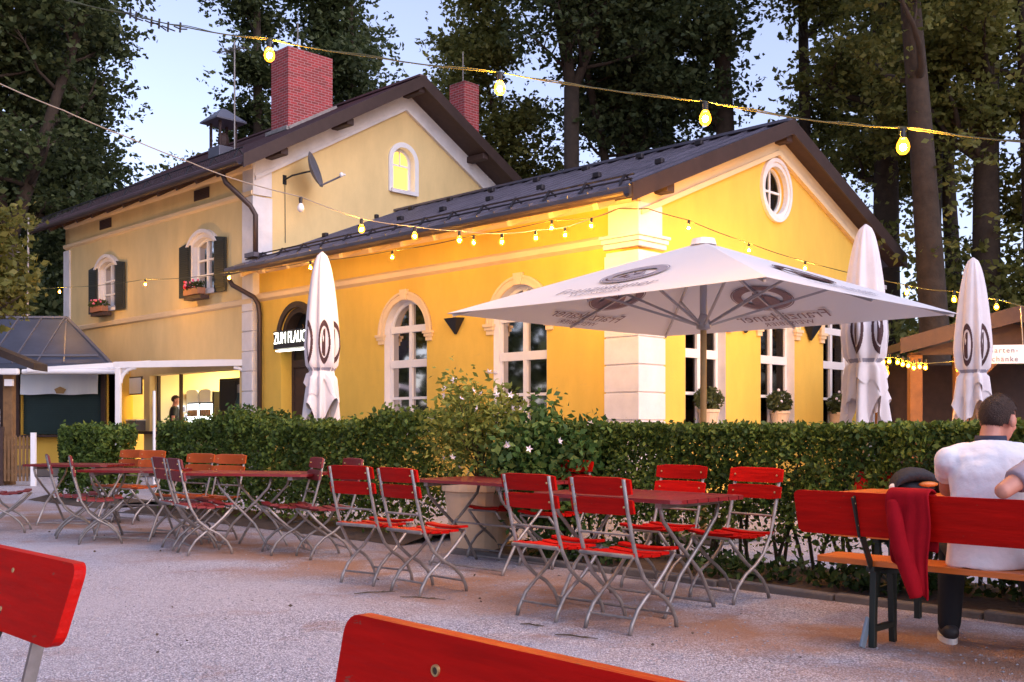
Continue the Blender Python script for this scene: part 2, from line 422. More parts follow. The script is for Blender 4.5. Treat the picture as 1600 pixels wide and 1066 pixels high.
# planted bed with kerb along the hedge (line H runs along the long side of the house)
H0 = Vector((2.2, 8.3, 0))
def hl(t, o=0.0, z=0): return H0 + Av * t + Bv * o + Vector((0, 0, z))
bed = MB()
for (a0, a1) in ((-5.5, 3.1), (4.0, 10.2), (10.9, 13.7)):
    q = [hl(a0, -.72), hl(a1, -.72), hl(a1, .6), hl(a0, .6)]
    n = 24; rows = []
    for i in range(n + 1):
        t = a0 + (a1 - a0) * i / n; rng_ = random.Random(i)
        rows.append([hl(t, -.70 + .04 * rng_.random(), .004), hl(t, -.35, .05 + .03 * rng_.random()), hl(t, .2, .06 + .03 * rng_.random()), hl(t, .62, .004)])
    vs = [p for r in rows for p in r]
    bed.add(vs, [(i * 4 + k, i * 4 + k + 1, i * 4 + k + 5, i * 4 + k + 4) for i in range(n) for k in range(3)])
tag(bed.build('flower_bed', 'soil', smooth=True), kind='structure')
kb = MB(); rr = random.Random(4)
t = -5.5
while t < 3.0:
    L = .9 + .12 * rr.random()
    kb.beam(hl(t, -.75 + .03 * rr.random(), .004), hl(t + L - .012, -.75 + .03 * rr.random(), .012 + .012 * rr.random()), .09, .08)
    t += L
o = kb.build('bed_kerb', 'kerbstone', bevel=.012); tag(o, kind='structure')
# low paved terrace in front of the serving counter
tr = MB(); tr.box((0, 0, .10), (1, 1, .2))
ter = MB(); c = [Vector((-17, 26.3, 0)), Vector((-8.3, 25.6, 0)), Vector((-5.9, 24.2, 0)), site(-.14, 11.1), site(-.14, 21.6), Vector((-17, 34, 0))]
ter.extrude([[(p.x, p.y) for p in c]], lambda s, z, d: (s, z, d), .02, .22)
tag(ter.build('terrace', 'kerbstone'), kind='structure')

# ---------------------------------------------------------------- guesthouse
house = empty('guesthouse', CORNER, TH, 'yellow guesthouse with white corner blocks, dark gabled roofs and lower arched-window wing', 'house')
def LA(s, z, d): return (-d, s, z)              # long wall of the wing
def GA(s, z, d): return (s, -d, z)              # gable wall of the wing
def LM(s, z, d): return (-.12 - d, s, z)        # long wall of the tall house
def GM(s, z, d): return (s, 11 - d, z)          # gable wall of the tall house
def arch(s, w, z0, zs, rise, n=18):
    p = [(s - w / 2, z0), (s + w / 2, z0)]
    if rise <= 0: return p + [(s + w / 2, zs), (s - w / 2, zs)]
    if abs(rise - w / 2) < 1e-6: rad = rise; a0 = 0
    else:
        rad = (w * w / 4 + rise * rise) / (2 * rise); a0 = math.acos((w / 2) / rad)
    cz = zs + rise - rad
    for i in range(n + 1):
        a = a0 + (PI - 2 * a0) * i / n; p.append((s + rad * math.cos(a), cz + rad * math.sin(a)))
    return p
def band(s, w, zs, rise, th, n=18):
    """closed outline of an arched moulding th wide round an opening's head"""
    def arc(w_, r_):
        return arch(s, w_, zs, zs, r_, n)[2:]
    a = arc(w, rise); b = arc(w + 2 * th, rise + th)
    return a + b[::-1]

WZ, SP = 1.15, 3.05
wins_l = [(5.72, 1.30), (2.60, 1.30)]
door_l = (9.42, 1.30)
wins_g = [1.87, 4.20, 6.50]
# wing: long wall
wall = MB()
holes = [arch(s, w, WZ, SP, w / 2) for s, w in wins_l] + [arch(door_l[0], door_l[1], .25, 3.2, .65)]
wall.extrude([[(0, 0), (11, 0), (11, 5.0), (0, 5.0)]] + holes, LA, 0, -.34)
# wing: gable wall with round window
EZ, SL, WX = 4.93, .41, 8.2
RZ = EZ + SL * WX / 2
circ = [(4.1 + .40 * math.cos(2 * PI * k / 28), 5.58 + .44 * math.sin(2 * PI * k / 28)) for k in range(28)]
holes = [arch(s, 1.2, WZ, SP, .6) for s in wins_g] + [circ]
wall.extrude([[(0, 0), (WX, 0), (WX, EZ), (WX / 2, RZ), (0, EZ)]] + holes, GA, 0, -.34)
wall.extrude([[(0, 0), (11, 0), (11, 5.0), (0, 5.0)]], lambda s, z, d: (WX - d, s, z), .0, .3)
wall.build('annex_wall', 'yellow_plaster', house)
# tall house walls
MY1, MX = 21.45, 8.8
ME, MS = 7.4, .57
MR = ME + MS * (MX + .12) / 2; mx = (MX - .12) / 2
wall = MB()
mw = [(13.23, 1.05), (18.53, 1.05)]
holes = [arch(s, w, 4.55, 5.68, .17) for s, w in mw] + [[(11.62, 1.12), (16.10, 1.12), (16.10, 2.58), (11.62, 2.58)], [(16.42, .25), (17.75, .25), (17.75, 2.5), (16.42, 2.5)]]
wall.extrude([[(11, 0), (MY1, 0), (MY1, ME), (11, ME)]] + holes, LM, 0, -.32)
gw = arch(mx - .05, .72, 7.35, 8.1, .36)
wall.extrude([[(-.12, 0), (MX, 0), (MX, ME), (mx, MR), (-.12, ME)]] + [gw], GM, 0, -.32)
wall.extrude([[(-.12, 0), (MX, 0), (MX, ME), (mx, MR), (-.12, ME)]], lambda s, z, d: (s, MY1 - d, z), 0, .3)
wall.extrude([[(11, 0), (MY1, 0), (MY1, ME), (11, ME)]], lambda s, z, d: (MX - d, s, z), 0, .3)
wall.build('house_wall', 'pale_yellow_plaster', house)

# roofs: two sloping slabs with standing seams
def gable_roof(mb, x0, x1, y0, y1, ze, sl, over, th, seams, cap=True):
    xm = (x0 + x1) / 2; zr = ze + sl * (x1 - x0) / 2; zo = ze - sl * over
    for sgn, xa in ((-1, x0 - over), (1, x1 + over)):
        mb.extrude([[(xa, zo), (xm, zr), (xm, zr + th), (xa, zo + th)]], lambda s, z, d: (s, d, z), y0, y1)
        y = y0 + .05
        while seams and y < y1:
            mb.beam((xa, y, zo + th + .012), (xm, y, zr + th + .012), .022, .045)
            y += seams
    if cap: mb.beam((xm, y0 - .01, zr + th + .02), (xm, y1, zr + th + .02), .26, .05)
rf = MB(); gable_roof(rf, 0, WX, -.36, 11.0, EZ, SL, .6, .17, .42)
rf.extrude([[(-.62, EZ - SL * .62), (-.14, EZ - SL * .14), (-.14, EZ - SL * .14 + .17), (-.62, EZ - SL * .62 + .17)]], lambda s, z, d: (s, d, z), 11.0, 11.45)
aroof = rf.build('annex_roof', 'roof_metal', house)
rf = MB(); gable_roof(rf, -.12, MX, 10.25, 22.2, ME, MS, .72, .2, 0)
mroof = rf.build('house_roof', 'roof_tile', house)
# tile courses of the tall roof
tl = MB()
for k in range(1, 26):
    f = k / 26; x = -.84 + (mx + .84) * f; z = ME - MS * .72 + .2 + MS * (x + .84)
    tl.beam((x, 10.3, z + .008), (x, 22.15, z + .008), .05, .02)
tl.build('tile_course', 'roof_tile', mroof)
# verge and fascia boards, soffits
def verge(par, x0, x1, y, ze, sl, over, th, m):
    xm = (x0 + x1) / 2
    for sgn in (-1, 1):
        xa = xm + sgn * ((x1 - x0) / 2 + over); za = ze - sl * over; zr = ze + sl * (x1 - x0) / 2
        b = MB(); d = .034
        b.extrude([[(xa, za - .06), (xm, zr - .06), (xm, zr + th + .045), (xa, za + th + .045)]], lambda s, z, e: (s, y - e, z), 0, d)
        b.build('verge_board', m, par)
verge(aroof, 0, WX, -.36, EZ, SL, .62, .17, 'copper_brown')
verge(mroof, -.12, MX, 10.25, ME, MS, .74, .2, 'copper_brown')
for par, x, y0, y1, z in ((aroof, -.60, -.30, 11.4, EZ - SL * .6 + .06), (aroof, WX + .60, -.3, 11, EZ - SL * .6 + .06), (mroof, -.84, 10.3, 22.15, ME - MS * .72 + .07)):
    b = MB(); prof = []
    for k in range(9):
        a = PI + PI * k / 8; prof.append((math.cos(a) * .075, math.sin(a) * .075))
    prof += [(x_ * .86, z_ * .86) for x_, z_ in prof[::-1]]
    sx = -.075 if x < 1 else .075
    b.extrude([prof], lambda s, zz, d: (x + sx + s, d, z + zz), y0, y1)
    b.build('gutter', 'copper_brown', par)
# dark soffit boards and purlin ends
for par, x0, x1, y, yin, ze, sl, zs in ((aroof, 0, WX, -.36, 0, EZ, SL, (.45, .5, 3.6, 4.1, 4.6, 7.75)), (mroof, -.12, MX, 10.25, 11, ME, MS, (.25, 2.1, 4.34, 6.6, 8.4))):
    for xx in zs:
        z = ze + sl * min(xx - x0, x1 - xx)
        if xx in (.5, 3.6, 4.6): continue
        b = MB(); b.box((xx, (y + yin) / 2 + .03, z - .11), (.20, abs(yin - y) - .04, .17)); b.build('purlin', 'dark_wood', par, bevel=.02)
# wood lining under the overhangs
for sgn in (0, 1):
    sf = MB(); xa = -.58 if sgn == 0 else WX + .58; za = EZ - SL * .58
    sf.extrude([[(xa, za - .025), (WX / 2, RZ - .025), (WX / 2, RZ - .004), (xa, za - .004)]], lambda s, z, d: (s, d, z), -.355, -.003)
    sf.build('soffit', 'dark_wood', aroof)
for sgn in (0, 1):
    sf = MB(); xa = -.82 if sgn == 0 else MX + .7; za = ME - MS * .7
    sf.extrude([[(xa, za - .03), (mx, MR - .03), (mx, MR - .004), (xa, za - .004)]], lambda s, z, d: (s, d, z), 10.27, 10.997)
    sf.build('soffit', 'dark_wood', mroof)
# rafter tails along the eaves
for par, x0, y0, y1, ze, sl, ov in ((aroof, 0, .4, 10.9, EZ, SL, .56), (mroof, -.12, 11.5, 21.3, ME, MS, .66)):
    y = y0
    while y < y1:
        b = MB(); b.beam((x0 - ov, y, ze - sl * ov - .05), (x0 + .0, y, ze - .05), .10, .10); y += .95
        b.build('rafter_tail', 'dark_wood' if par is mroof else 'cream_trim', par)
# snow guards
def snowguard(par, x, z, y0, y1, step, tall, mesh=False):
    b = MB(); y = y0
    while y <= y1 + .01:
        b.beam((x - .10, y, z - .04), (x + .05, y, z + tall), .03, .05, up=(0, 1, 0)); b.beam((x + .22, y, z + .08), (x + .05, y, z + tall), .02, .03, up=(0, 1, 0)); y += step
    for h in ((.35, .85) if not mesh else (.15, 1.0)):
        b.tube([(x - .06 + .1 * h, y0 - .2, z + tall * h), (x - .06 + .1 * h, y1 + .2, z + tall * h)], .016, 6)
    if mesh:
        y = y0
        while y < y1: b.beam((x - .03, y, z), (x + .03, y, z + tall), .008, .008); y += .10
    b.build('snow_guard', 'rail_iron', par)
snowguard(aroof, -.25, EZ - SL * .25 + .17, .1, 10.9, .80, .16)
snowguard(mroof, -.62, ME - MS * .62 + .2, 10.9, 21.9, 1.1, .26, True)
for s in np.arange(.7, 11, 1.4):
    for xx, ds in ((1.5, 0), (3.4, .5)):
        b = MB(); b.box((xx, s + ds, EZ + SL * xx + .23), (.10, .16, .10)); b.build('roof_hook', 'rail_iron', aroof, bevel=.02)
# brick chimneys
def chimney(x, y, w, d, z0, z1, flash=True):
    b = MB(); b.box((x, y, (z0 + z1) / 2), (w, d, z1 - z0)); o = b.build('chimney', 'brick', mroof)
    b = MB(); b.box((x, y, z1 + .03), (w + .06, d + .06, .06)); b.box((x - w / 2 - .04, y, z0 + .55 if False else z0), (.01, .01, .01)); 
    return o
chimney(2.95, 13.6, 1.40, .80, 8.4, 11.15)
chimney(7.0, 11.6, .55, .62, 7.6, 10.85)
b = MB(); zf = ME + MS * (2.2 + .12) + .2
b.beam((2.2, 13.14, zf + .06 - .05 + MS * .1), (3.7, 13.14, zf + .06 + MS * 1.6 - .05), .14, .07); b.beam((2.2, 13.1, zf + .06), (2.2, 14.1, zf + .06), .14, .10)
b.build('chimney_flashing', 'galvanised', mroof)

# mouldings
tm = MB()
tm.extrude([[(0, 4.10), (.085, 4.15), (.085, 4.24), (.04, 4.28), (0, 4.30)]], lambda d, z, s: LA(s, z, d), .62, 11.0)
tm.extrude([[(0, 4.74), (.10, 4.80), (.12, 4.92), (0, 4.96)]], lambda d, z, s: LA(s, z, d), .02, 11.0)
tm.build('cornice', 'cream_trim', house)
tm = MB()
tm.extrude([[(0, 4.03), (.07, 4.06), (.09, 4.16), (0, 4.2)]], lambda d, z, s: LM(s, z, d), 11.0, MY1)
tm.extrude([[(0, 6.52), (.07, 6.56), (.08, 6.64), (0, 6.68)]], lambda d, z, s: LM(s, z, d), 11.0, MY1)
tm.extrude([[(0, 7.12), (.06, 7.16), (.10, 7.28), (0, 7.3)]], lambda d, z, s: LM(s, z, d), 11.0, MY1)
tm.build('string_course', 'cream_trim', house)
# white raking bands under the verges
def rake(x0, x1, ze, sl, mp, a, bnd, m):
    b = MB(); xm = (x0 + x1) / 2; zr = ze + sl * (x1 - x0) / 2
    for sgn in (-1, 1):
        xa = xm + sgn * (x1 - x0) / 2
        for lo, hi, d in ((a, a + bnd, .05), (a + bnd, a + bnd + .09, .09)):
            b.extrude([[(xa, ze - hi), (xm, zr - hi), (xm, zr - lo), (xa, ze - lo)]], mp, 0.0, d)
    b.build('raking_moulding', m, house)
rake(0.0, WX, EZ, SL, GA, .0, .30, 'cream_trim')
rake(-.12, MX, ME, MS, GM, .0, .42, 'white_stucco')
# corner pilasters of jointed blocks
pl = MB()
z = .0
while z < 3.95:
    h = min(.44, 4.02 - z)
    pl.box((.285, .285, z + h / 2 - .008), (.70, .70, h - .024)); z += .44
pl.box((.29, .29, 2.0), (.66, .66, 4.0))
pl.box((.285, .285, 4.09), (.73, .73, .08)); pl.box((.285, .285, 4.17), (.78, .78, .07)); pl.box((.285, .285, 4.235), (.83, .83, .05))
pl.box((.255, .255, 4.50), (.62, .62, .5))
pl.build('corner_pilaster', 'white_stucco', house, bevel=.008)
pl = MB(); z = 0
while z < 3.95:
    h = min(.44, 4.02 - z); pl.box((WX - .285, .285, z + h / 2 - .008), (.70, .70, h - .024)); z += .44
pl.box((WX - .29, .29, 2.0), (.66, .66, 4.0)); pl.box((WX - .285, .285, 4.09), (.78, .78, .08)); pl.box((WX - .285, .285, 4.18), (.88, .88, .09)); pl.box((WX - .255, .255, 4.5), (.6, .6, .5))
pl.build('corner_pilaster', 'white_stucco', house, bevel=.008)
pl = MB(); z = .2
while z < 4.0:
    h = .46; pl.box((.05, 11.20, z + h / 2), (.47, .44, h - .022)); z += .46
pl.box((.06, 11.2, 2), (.42, .42, 4.0)); pl.box((.09, 11.20, 5.35), (.52, .47, 2.35)); pl.box((.09, 11.2, 6.98), (.50, .46, .84))
pl.build('corner_pilaster', 'white_stucco', house, bevel=.008)
pl = MB(); pl.box((.0, MY1 - .17, 3.2), (.34, .42, 6.55)); pl.build('corner_pilaster', 'white_stucco', house, bevel=.008)

# windows
def window(parent, s, w, z0, zs, rise, mp, fd, bars_h, lit=False, mullion=True, surround=.155, thick=None, fm='white_paint', sill=True, upper=None):
    t = .075
    fr = MB()
    out = arch(s, w, z0, zs, rise); inn = arch(s, w - 2 * t, z0 + t, zs, max(rise - t, 0) if rise > 0 else 0)
    if rise <= 0: inn = arch(s, w - 2 * t, z0 + t, zs - t, 0)
    fr.extrude([out, inn], mp, -fd, -fd - .07)
    zt = zs + max(rise, 0)
    if mullion: fr.extrude([[(s - .045, z0 + t), (s + .045, z0 + t), (s + .045, zt - t * .9), (s - .045, zt - t * .9)]], mp, -fd + .012, -fd - .06)
    for z, h in bars_h:
        fr.extrude([[(s - w / 2 + t * .5, z - h / 2), (s + w / 2 - t * .5, z - h / 2), (s + w / 2 - t * .5, z + h / 2), (s - w / 2 + t * .5, z + h / 2)]], mp, -fd + (.02 if h > .08 else .006), -fd - .055)
    f = fr.build('window', fm, parent)
    pn = MB(); pn.extrude([arch(s, w - t, z0 + t / 2, zs, max(rise - t / 2, 0))], mp, -fd - .035, -fd - .045)
    pn.build('pane', 'interior_lit' if lit else 'glass', f)
    if surround:
        sr = MB()
        if rise > .3:
            sr.extrude([band(s, w, zs, rise, surround)], mp, 0, .03); sr.extrude([band(s, w + 2 * (surround - .045), zs, rise + surround - .045, .045)], mp, 0, .05)
            for k in (-1, 1):
                c = s + k * (w / 2 + surround / 2)
                sr.extrude([[(c - .13, zs - .05), (c + .13, zs - .05), (c + .13, zs), (c - .13, zs)]], mp, 0, .08)
                sr.extrude([[(c - .105, zs - .11), (c + .105, zs - .11), (c + .105, zs - .05), (c - .105, zs - .05)]], mp, 0, .06)
                sr.extrude([[(c - .075, zs - .19), (c + .075, zs - .19), (c + .075, zs - .11), (c - .075, zs - .11)]], mp, 0, .04)
            sr.extrude([[(s - .08, zs + rise - .01), (s + .08, zs + rise - .01), (s + .11, zs + rise + surround + .04), (s - .11, zs + rise + surround + .04)]], mp, 0, .065)
        else:
            sr.extrude([band(s, w, zs, rise, surround * .8)], mp, 0, .05); sr.extrude([band(s, w + 2 * surround * .62, zs, rise + surround * .62, .09)], mp, 0, .13)
            for k in (-1, 1):
                c = s + k * (w / 2 + .055); sr.extrude([[(c - .055, z0), (c + .055, z0), (c + .055, zs), (c - .055, zs)]], mp, 0, .045)
        sr.build('surround', 'white_stucco' if rise < .3 else 'cream_trim', f)
    # white lining of the reveal
    rv = MB(); o2 = arch(s, w - .012, z0 + .006, zs, max(rise - .006, 0)); o1 = arch(s, w + .0, z0, zs, rise)
    rv.extrude([arch(s, w - .002, z0 + .001, zs, max(rise - .001, 0)), o2], mp, -.003, -fd + .002)
    rv.build('reveal', 'white_stucco', f)
    if sill:
        sb = MB(); sb.extrude([[(s - w / 2 - .08, z0 - .09), (s + w / 2 + .08, z0 - .09), (s + w / 2 + .08, z0 - .004), (s - w / 2 - .08, z0 - .004)]], mp, -fd, .10); sb.build('sill', 'white_stucco', f, bevel=.01)
    return f
BARS = [(2.46, .15), (3.14, .13), (1.78, .05)]
for s, w in wins_l: window(house, s, w, WZ, SP, w / 2, LA, .15, BARS)
for s in wins_g: window(house, s, 1.2, WZ, SP, .6, GA, .16, BARS)
for s, w in mw: window(house, s, w, 4.55, 5.68, .17, LM, .09, [(4.95, .045), (5.32, .045)], surround=.17)
# lit gable window, round window
window(house, mx - .05, .72, 7.35, 8.1, .36, GM, .15, [(8.02, .05)], lit=True, mullion=False, surround=0)
b = MB(); b.extrude([band(mx - .05, .72, 8.1, .36, .13)], GM, 0, .05)
for k in (-1, 1):
    c = mx - .05 + k * .425; b.extrude([[(c - .065, 7.28), (c + .065, 7.28), (c + .065, 8.1), (c - .065, 8.1)]], GM, 0, .05)
b.extrude([[(mx - .065, 8.04), (mx - .035, 8.04), (mx - .035, 8.42), (mx - .065, 8.42)]], GM, -.13, -.20)
b.build('window_surround', 'white_paint', house)
def ell(a, b_, n=32): return [(4.1 + a * math.cos(2 * PI * k / n), 5.58 + b_ * math.sin(2 * PI * k / n)) for k in range(n)]
b = MB(); b.extrude([ell(.40, .44), ell(.345, .385)], GA, -.10, -.18)
b.extrude([[(4.08, 5.2), (4.12, 5.2), (4.12, 5.96), (4.08, 5.96)]], GA, -.11, -.17); b.extrude([[(3.76, 5.56), (4.44, 5.56), (4.44, 5.60), (3.76, 5.60)]], GA, -.115, -.165)
rw = b.build('round_window', 'white_paint', house)
b = MB(); b.extrude([ell(.37, .41)], GA, -.14, -.15); b.build('pane', 'glass', rw)
b = MB(); b.extrude([ell(.50, .56), ell(.395, .435)], GA, -.05, .035); b.extrude([ell(.53, .59), ell(.46, .52)], GA, 0, .06); b.build('surround', 'white_stucco', rw)
# shutters
for s, w in mw:
    for k in (-1, 1):
        b = MB(); c = s + k * (w / 2 + .33)
        b.extrude([[(c - .265, 4.45), (c + .265, 4.45), (c + .265, 5.72 if k > 0 else 5.80), (c - .265, 5.80 if k > 0 else 5.72)]], LM, .05, .09)
        for j in range(22): b.extrude([[(c - .21, 4.54 + j * .052), (c + .21, 4.54 + j * .052), (c + .21, 4.575 + j * .052), (c - .21, 4.575 + j * .052)]], LM, .09, .105)
        b.build('shutter', 'shutter_green', house)
# vents in the frieze
for s in (13.35, 18.7):
    b = MB(); b.extrude([[(s - .36, 6.80), (s + .36, 6.80), (s + .36, 7.06), (s - .36, 7.06)]], LM, .01, .03)
    for j in range(6): b.extrude([[(s - .33, 6.82 + j * .04), (s + .33, 6.82 + j * .04), (s + .33, 6.845 + j * .04), (s - .33, 6.845 + j * .04)]], LM, .03, .045)
    b.build('vent_grille', 'dark_wood', house)
# door with fanlight
b = MB(); ds = door_l[0]
b.extrude([arch(ds, 1.30, .25, 3.2, .65), arch(ds, 1.14, .35, 3.2, .57)], LA, -.28, -.34)
b.extrude([[(ds - .6, 2.55), (ds + .6, 2.55), (ds + .6, 2.72), (ds - .6, 2.72)]], LA, -.275, -.33)
b.extrude([[(ds - .58, .3), (ds + .58, .3), (ds + .58, 2.56), (ds - .58, 2.56)]], LA, -.31, -.335)
dr = b.build('door', 'dark_wood', house)
b = MB(); b.extrude([[(ds - .6, 2.7), (ds + .6, 2.7)] + arch(ds, 1.2, 3.2, 3.2, .6)[2:]], LA, -.315, -.325); b.build('fanlight', 'black_plastic', dr)
b = MB()
for k in range(7):
    a = PI * (k + .5) / 7; b.beam(LA(ds + .12 * math.cos(a), 3.05 + .12 * math.sin(a), -.29), LA(ds + .5 * math.cos(a), 3.05 + .5 * math.sin(a), -.29), .018, .018)
b.extrude([[(ds + .16 * math.cos(2 * PI * k / 16), 3.1 + .2 * math.sin(2 * PI * k / 16)) for k in range(16)]], LA, -.285, -.305)
b.build('fan_grille', 'timber', dr)
b = MB(); b.extrude([band(ds, 1.30, 3.2, .65, .13)], LA, 0, .05); b.extrude([band(ds, 1.08, 3.2, .54, .12)], LA, -.03, -.27); b.build('door_arch', 'hut_roof', dr)
# downpipes
for pts, r in (([(-.80, 11.2, 6.93), (-.75, 11.15, 6.75), (-.30, 10.86, 6.25), (-.20, 10.8, 6.05), (-.2, 10.8, 5.1)], .06),
               ([(-.62, 11.3, 4.62), (-.55, 11.2, 4.45), (-.22, 10.84, 4.18), (-.14, 10.78, 4.02), (-.12, 10.76, 3.8), (-.12, 10.76, .1)], .055)):
    b = MB(); b.tube(pts, r, 10); b.build('downpipe', 'copper_brown', house, smooth=True)
b = MB(); b.box((-.2, 10.8, 5.12), (.34, .4, .10)); b.build('pipe_flashing', 'roof_metal', house)
# rooms behind the glass: brown partition and floor of the wing, bright serving room of the tall house
b = MB(); b.extrude([[(.4, .3), (10.9, .3), (10.9, 4.6), (.4, 4.6)]], lambda s, z, d: (3.6 + d, s, z), 0, .1)
b.extrude([[(.36, .36), (WX - .36, .36), (WX - .36, 10.9), (.36, 10.9)]], lambda s, z, d: (s, z, .28 + d), 0, -.1)
b.extrude([[(.36, .36), (WX - .36, .36), (WX - .36, 10.9), (.36, 10.9)]], lambda s, z, d: (s, z, 4.6 + d), 0, .05)
b.build('inner_wall', 'dark_interior', house)
b = MB(); x0, x1, y0, y1, z0, z1 = .22, 4.6, 11.35, 18.0, .26, 2.95
b.extrude([[(y0, z0), (y1, z0), (y1, z1), (y0, z1)]], lambda s, z, d: (x1 + d, s, z), 0, .08)
for yy, dd in ((y0, -.08), (y1, .08), (16.26, .03)): b.extrude([[(x0, z0), (x1, z0), (x1, z1), (x0, z1)]], lambda s, z, d: (s, yy + d, z), 0, dd)
b.extrude([[(x0, y0), (x1, y0), (x1, y1), (x0, y1)]], lambda s, z, d: (s, z, z0 + d), 0, -.05); b.extrude([[(x0, y0), (x1, y0), (x1, y1), (x0, y1)]], lambda s, z, d: (s, z, z1 + d), 0, .05)
b.build('serving_room', 'cream_wall', house)
b = MB(); b.extrude([[(11.6, 1.04), (17.9, 1.04), (17.9, 1.115), (11.6, 1.115)]], LM, -.5, .22); b.build('counter', 'dark_wood', house, bevel=.01)
for s in (14.85, 16.05):
    b = MB(); b.extrude([[(s - .035, 1.12), (s + .035, 1.12), (s + .035, 2.58), (s - .035, 2.58)]], LM, -.20, -.27); b.build('counter_post', 'dark_wood', house)
# ---------------------------------------------------------------- things on and in the house
def hthing(name, x, y, z, label, cat, group=None, rz=0): return empty(name, site(x, y, z), TH + rz, label, cat, group)
# ceiling lamps of the serving room and pendant lamps of the dining room
for i, (y, lb) in enumerate(((13.2, 'long lit ceiling lamp over the fridges in the serving room'), (15.3, 'long lit ceiling lamp above the barman behind the counter'), (17.1, 'long lit ceiling lamp inside the side doorway of the serving room'))):
    t = hthing('ceiling_lamp', 2.2, y, 2.90, lb, 'lamp', 'ceiling lamps of the serving room')
    b = MB(); b.box((0, 0, .0), (1.5, .22, .06)); b.build('lamp_housing', 'white_plastic', t)
    b = MB(); b.box((0, 0, -.04), (1.4, .16, .03)); b.build('lamp_tube', 'lamp_lit', t)
for y, x, lb in ((6.6, 1.9, 'round glowing lamp seen behind the lower panes of the arched window beside the entrance'), (3.6, 2.6, 'round glowing lamp deep inside the arched window behind the flowering shrub')):
    t = hthing('pendant_lamp', x, y, 1.75, lb, 'lamp', 'pendant lamps of the dining room')
    b = MB(); b.ball((0, 0, 0), .13, 12, 8); b.build('lamp_globe', 'pendant_lit', t, smooth=True)
    b = MB(); b.tube([(0, 0, .12), (0, 0, 2.8)], .01, 6); b.build('lamp_cord', 'black_plastic', t)
# lit inn sign over the entrance
t = hthing('inn_sign', -.02, 9.12, 0, 'dark box sign with white glowing letters over the arched entrance', 'sign')
b = MB(); b.box((-.16, 0, 3.14), (.14, 1.74, .40)); b.build('sign_box', 'black_plastic', t, bevel=.01)
text_mb('ZUM FLAUCHER', .36, lambda s, z, d: (-.235 - d, -s, 3.16 + z), .012, 0, squash=.63).build('lettering', 'sign_lit', t)
b = MB(); b.box((-.16, 0, 2.90), (.10, 1.6, .03)); b.build('light_strip', 'sign_lit', t)
# wall lamps: black triangles
for x, y, z, rz, lb in ((-.02, 4.22, 3.10, 0, 'black triangular wall lamp between the two arched windows of the long wall'),
                        (3.05, -.02, 3.05, PI / 2, 'black triangular wall lamp between first and second window of the gable wall'),
                        (5.35, -.02, 3.05, PI / 2, 'black triangular wall lamp between second and third window of the gable wall'),
                        (7.6, -.02, 3.05, PI / 2, 'black triangular wall lamp at the far end of the gable wall')):
    t = hthing('wall_lamp', x, y, z, lb, 'lamp', 'triangular lamps on the yellow walls', rz)
    b = MB(); b.rings([[(0, -.23, .12), (0, .23, .12), (-.16, .17, .12), (-.16, -.17, .12)], [(0, -.02, -.17), (0, .02, -.17), (-.03, .015, -.17), (-.03, -.015, -.17)]]); b.build('lamp_shade', 'black_plastic', t)
    b = MB(); b.box((.008, 0, -.02), (.014, .12, .16)); b.build('mounting_plate', 'black_plastic', t)
# flower boxes under the shuttered windows
def flowers(parent, P, n, m, r, rng):
    b = MB()
    for k in range(n):
        p = P[0] + (P[1] - P[0]) * rng.random(3); b.ball(tuple(p), (r * rng.uniform(.7, 1.2),) * 3, 6, 4)
    return b.build('blossom', m, parent)
for s, lb in ((13.23, 'wooden flower box with pink and red blossoms under the shuttered window nearer the house corner'), (18.53, 'wooden flower box with pale pink blossoms under the farther shuttered window')):
    t = hthing('flower_box', -.40, s, 4.40, lb, 'flower box', 'flower boxes under the shuttered windows')
    b = MB(); b.box((0, 0, .10), (.20, .74, .16)); b.build('box', 'box_wood', t, bevel=.01)
    b = MB(); b.box((.06, 0, -.04), (.24, .80, .09)); b.build('bracket', 'dark_wood', t)
    rg = np.random.default_rng(int(s)); P = rg.uniform((-.12, -.38, .15), (.12, .38, .33), (240, 3))
    obj('foliage', leaf_mesh('foliage', P, .09, rg, .6, 'leaf_dark'), t)
    flowers(t, (np.array((-.16, -.36, .2)), np.array((.05, .36, .36))), 10, 'flower_pink', .033, rg)
    if s < 15: flowers(t, (np.array((-.16, .1, .2)), np.array((.05, .36, .36))), 7, 'flower_red', .04, rg)
# flower pots on the gable sills
for s, lb in ((1.90, 'cream pot with dark leafy plant on the gable window sill beside the corner pilaster'), (4.22, 'cream pot with white flowering plant on the sill of the middle gable window'), (6.45, 'cream pot with bushy plant on the sill of the gable window behind the closed parasol')):
    t = hthing('flower_pot', s, -.03, WZ, lb, 'flower pot', 'pots on the gable window sills')
    b = MB(); b.lathe([(.02, 0), (.13, 0), (.17, .30), (.19, .31), (.19, .36), (.165, .36), (.16, .3)], 18); b.build('pot', 'terracotta_cream', t, smooth=False)
    rg = np.random.default_rng(int(s * 7)); d = rg.normal(size=(420, 3)); d /= np.linalg.norm(d, axis=1)[:, None]
    P = d * (rg.random((420, 1)) ** .4) * np.array((.38, .16, .22)) + np.array((0, 0, .52))
    obj('foliage', leaf_mesh('foliage', P, .10, rg, .55, 'leaf_dark'), t)
    flowers(t, (np.array((-.28, -.14, .45)), np.array((.28, .1, .76))), 9, 'flower_white', .03, rg)
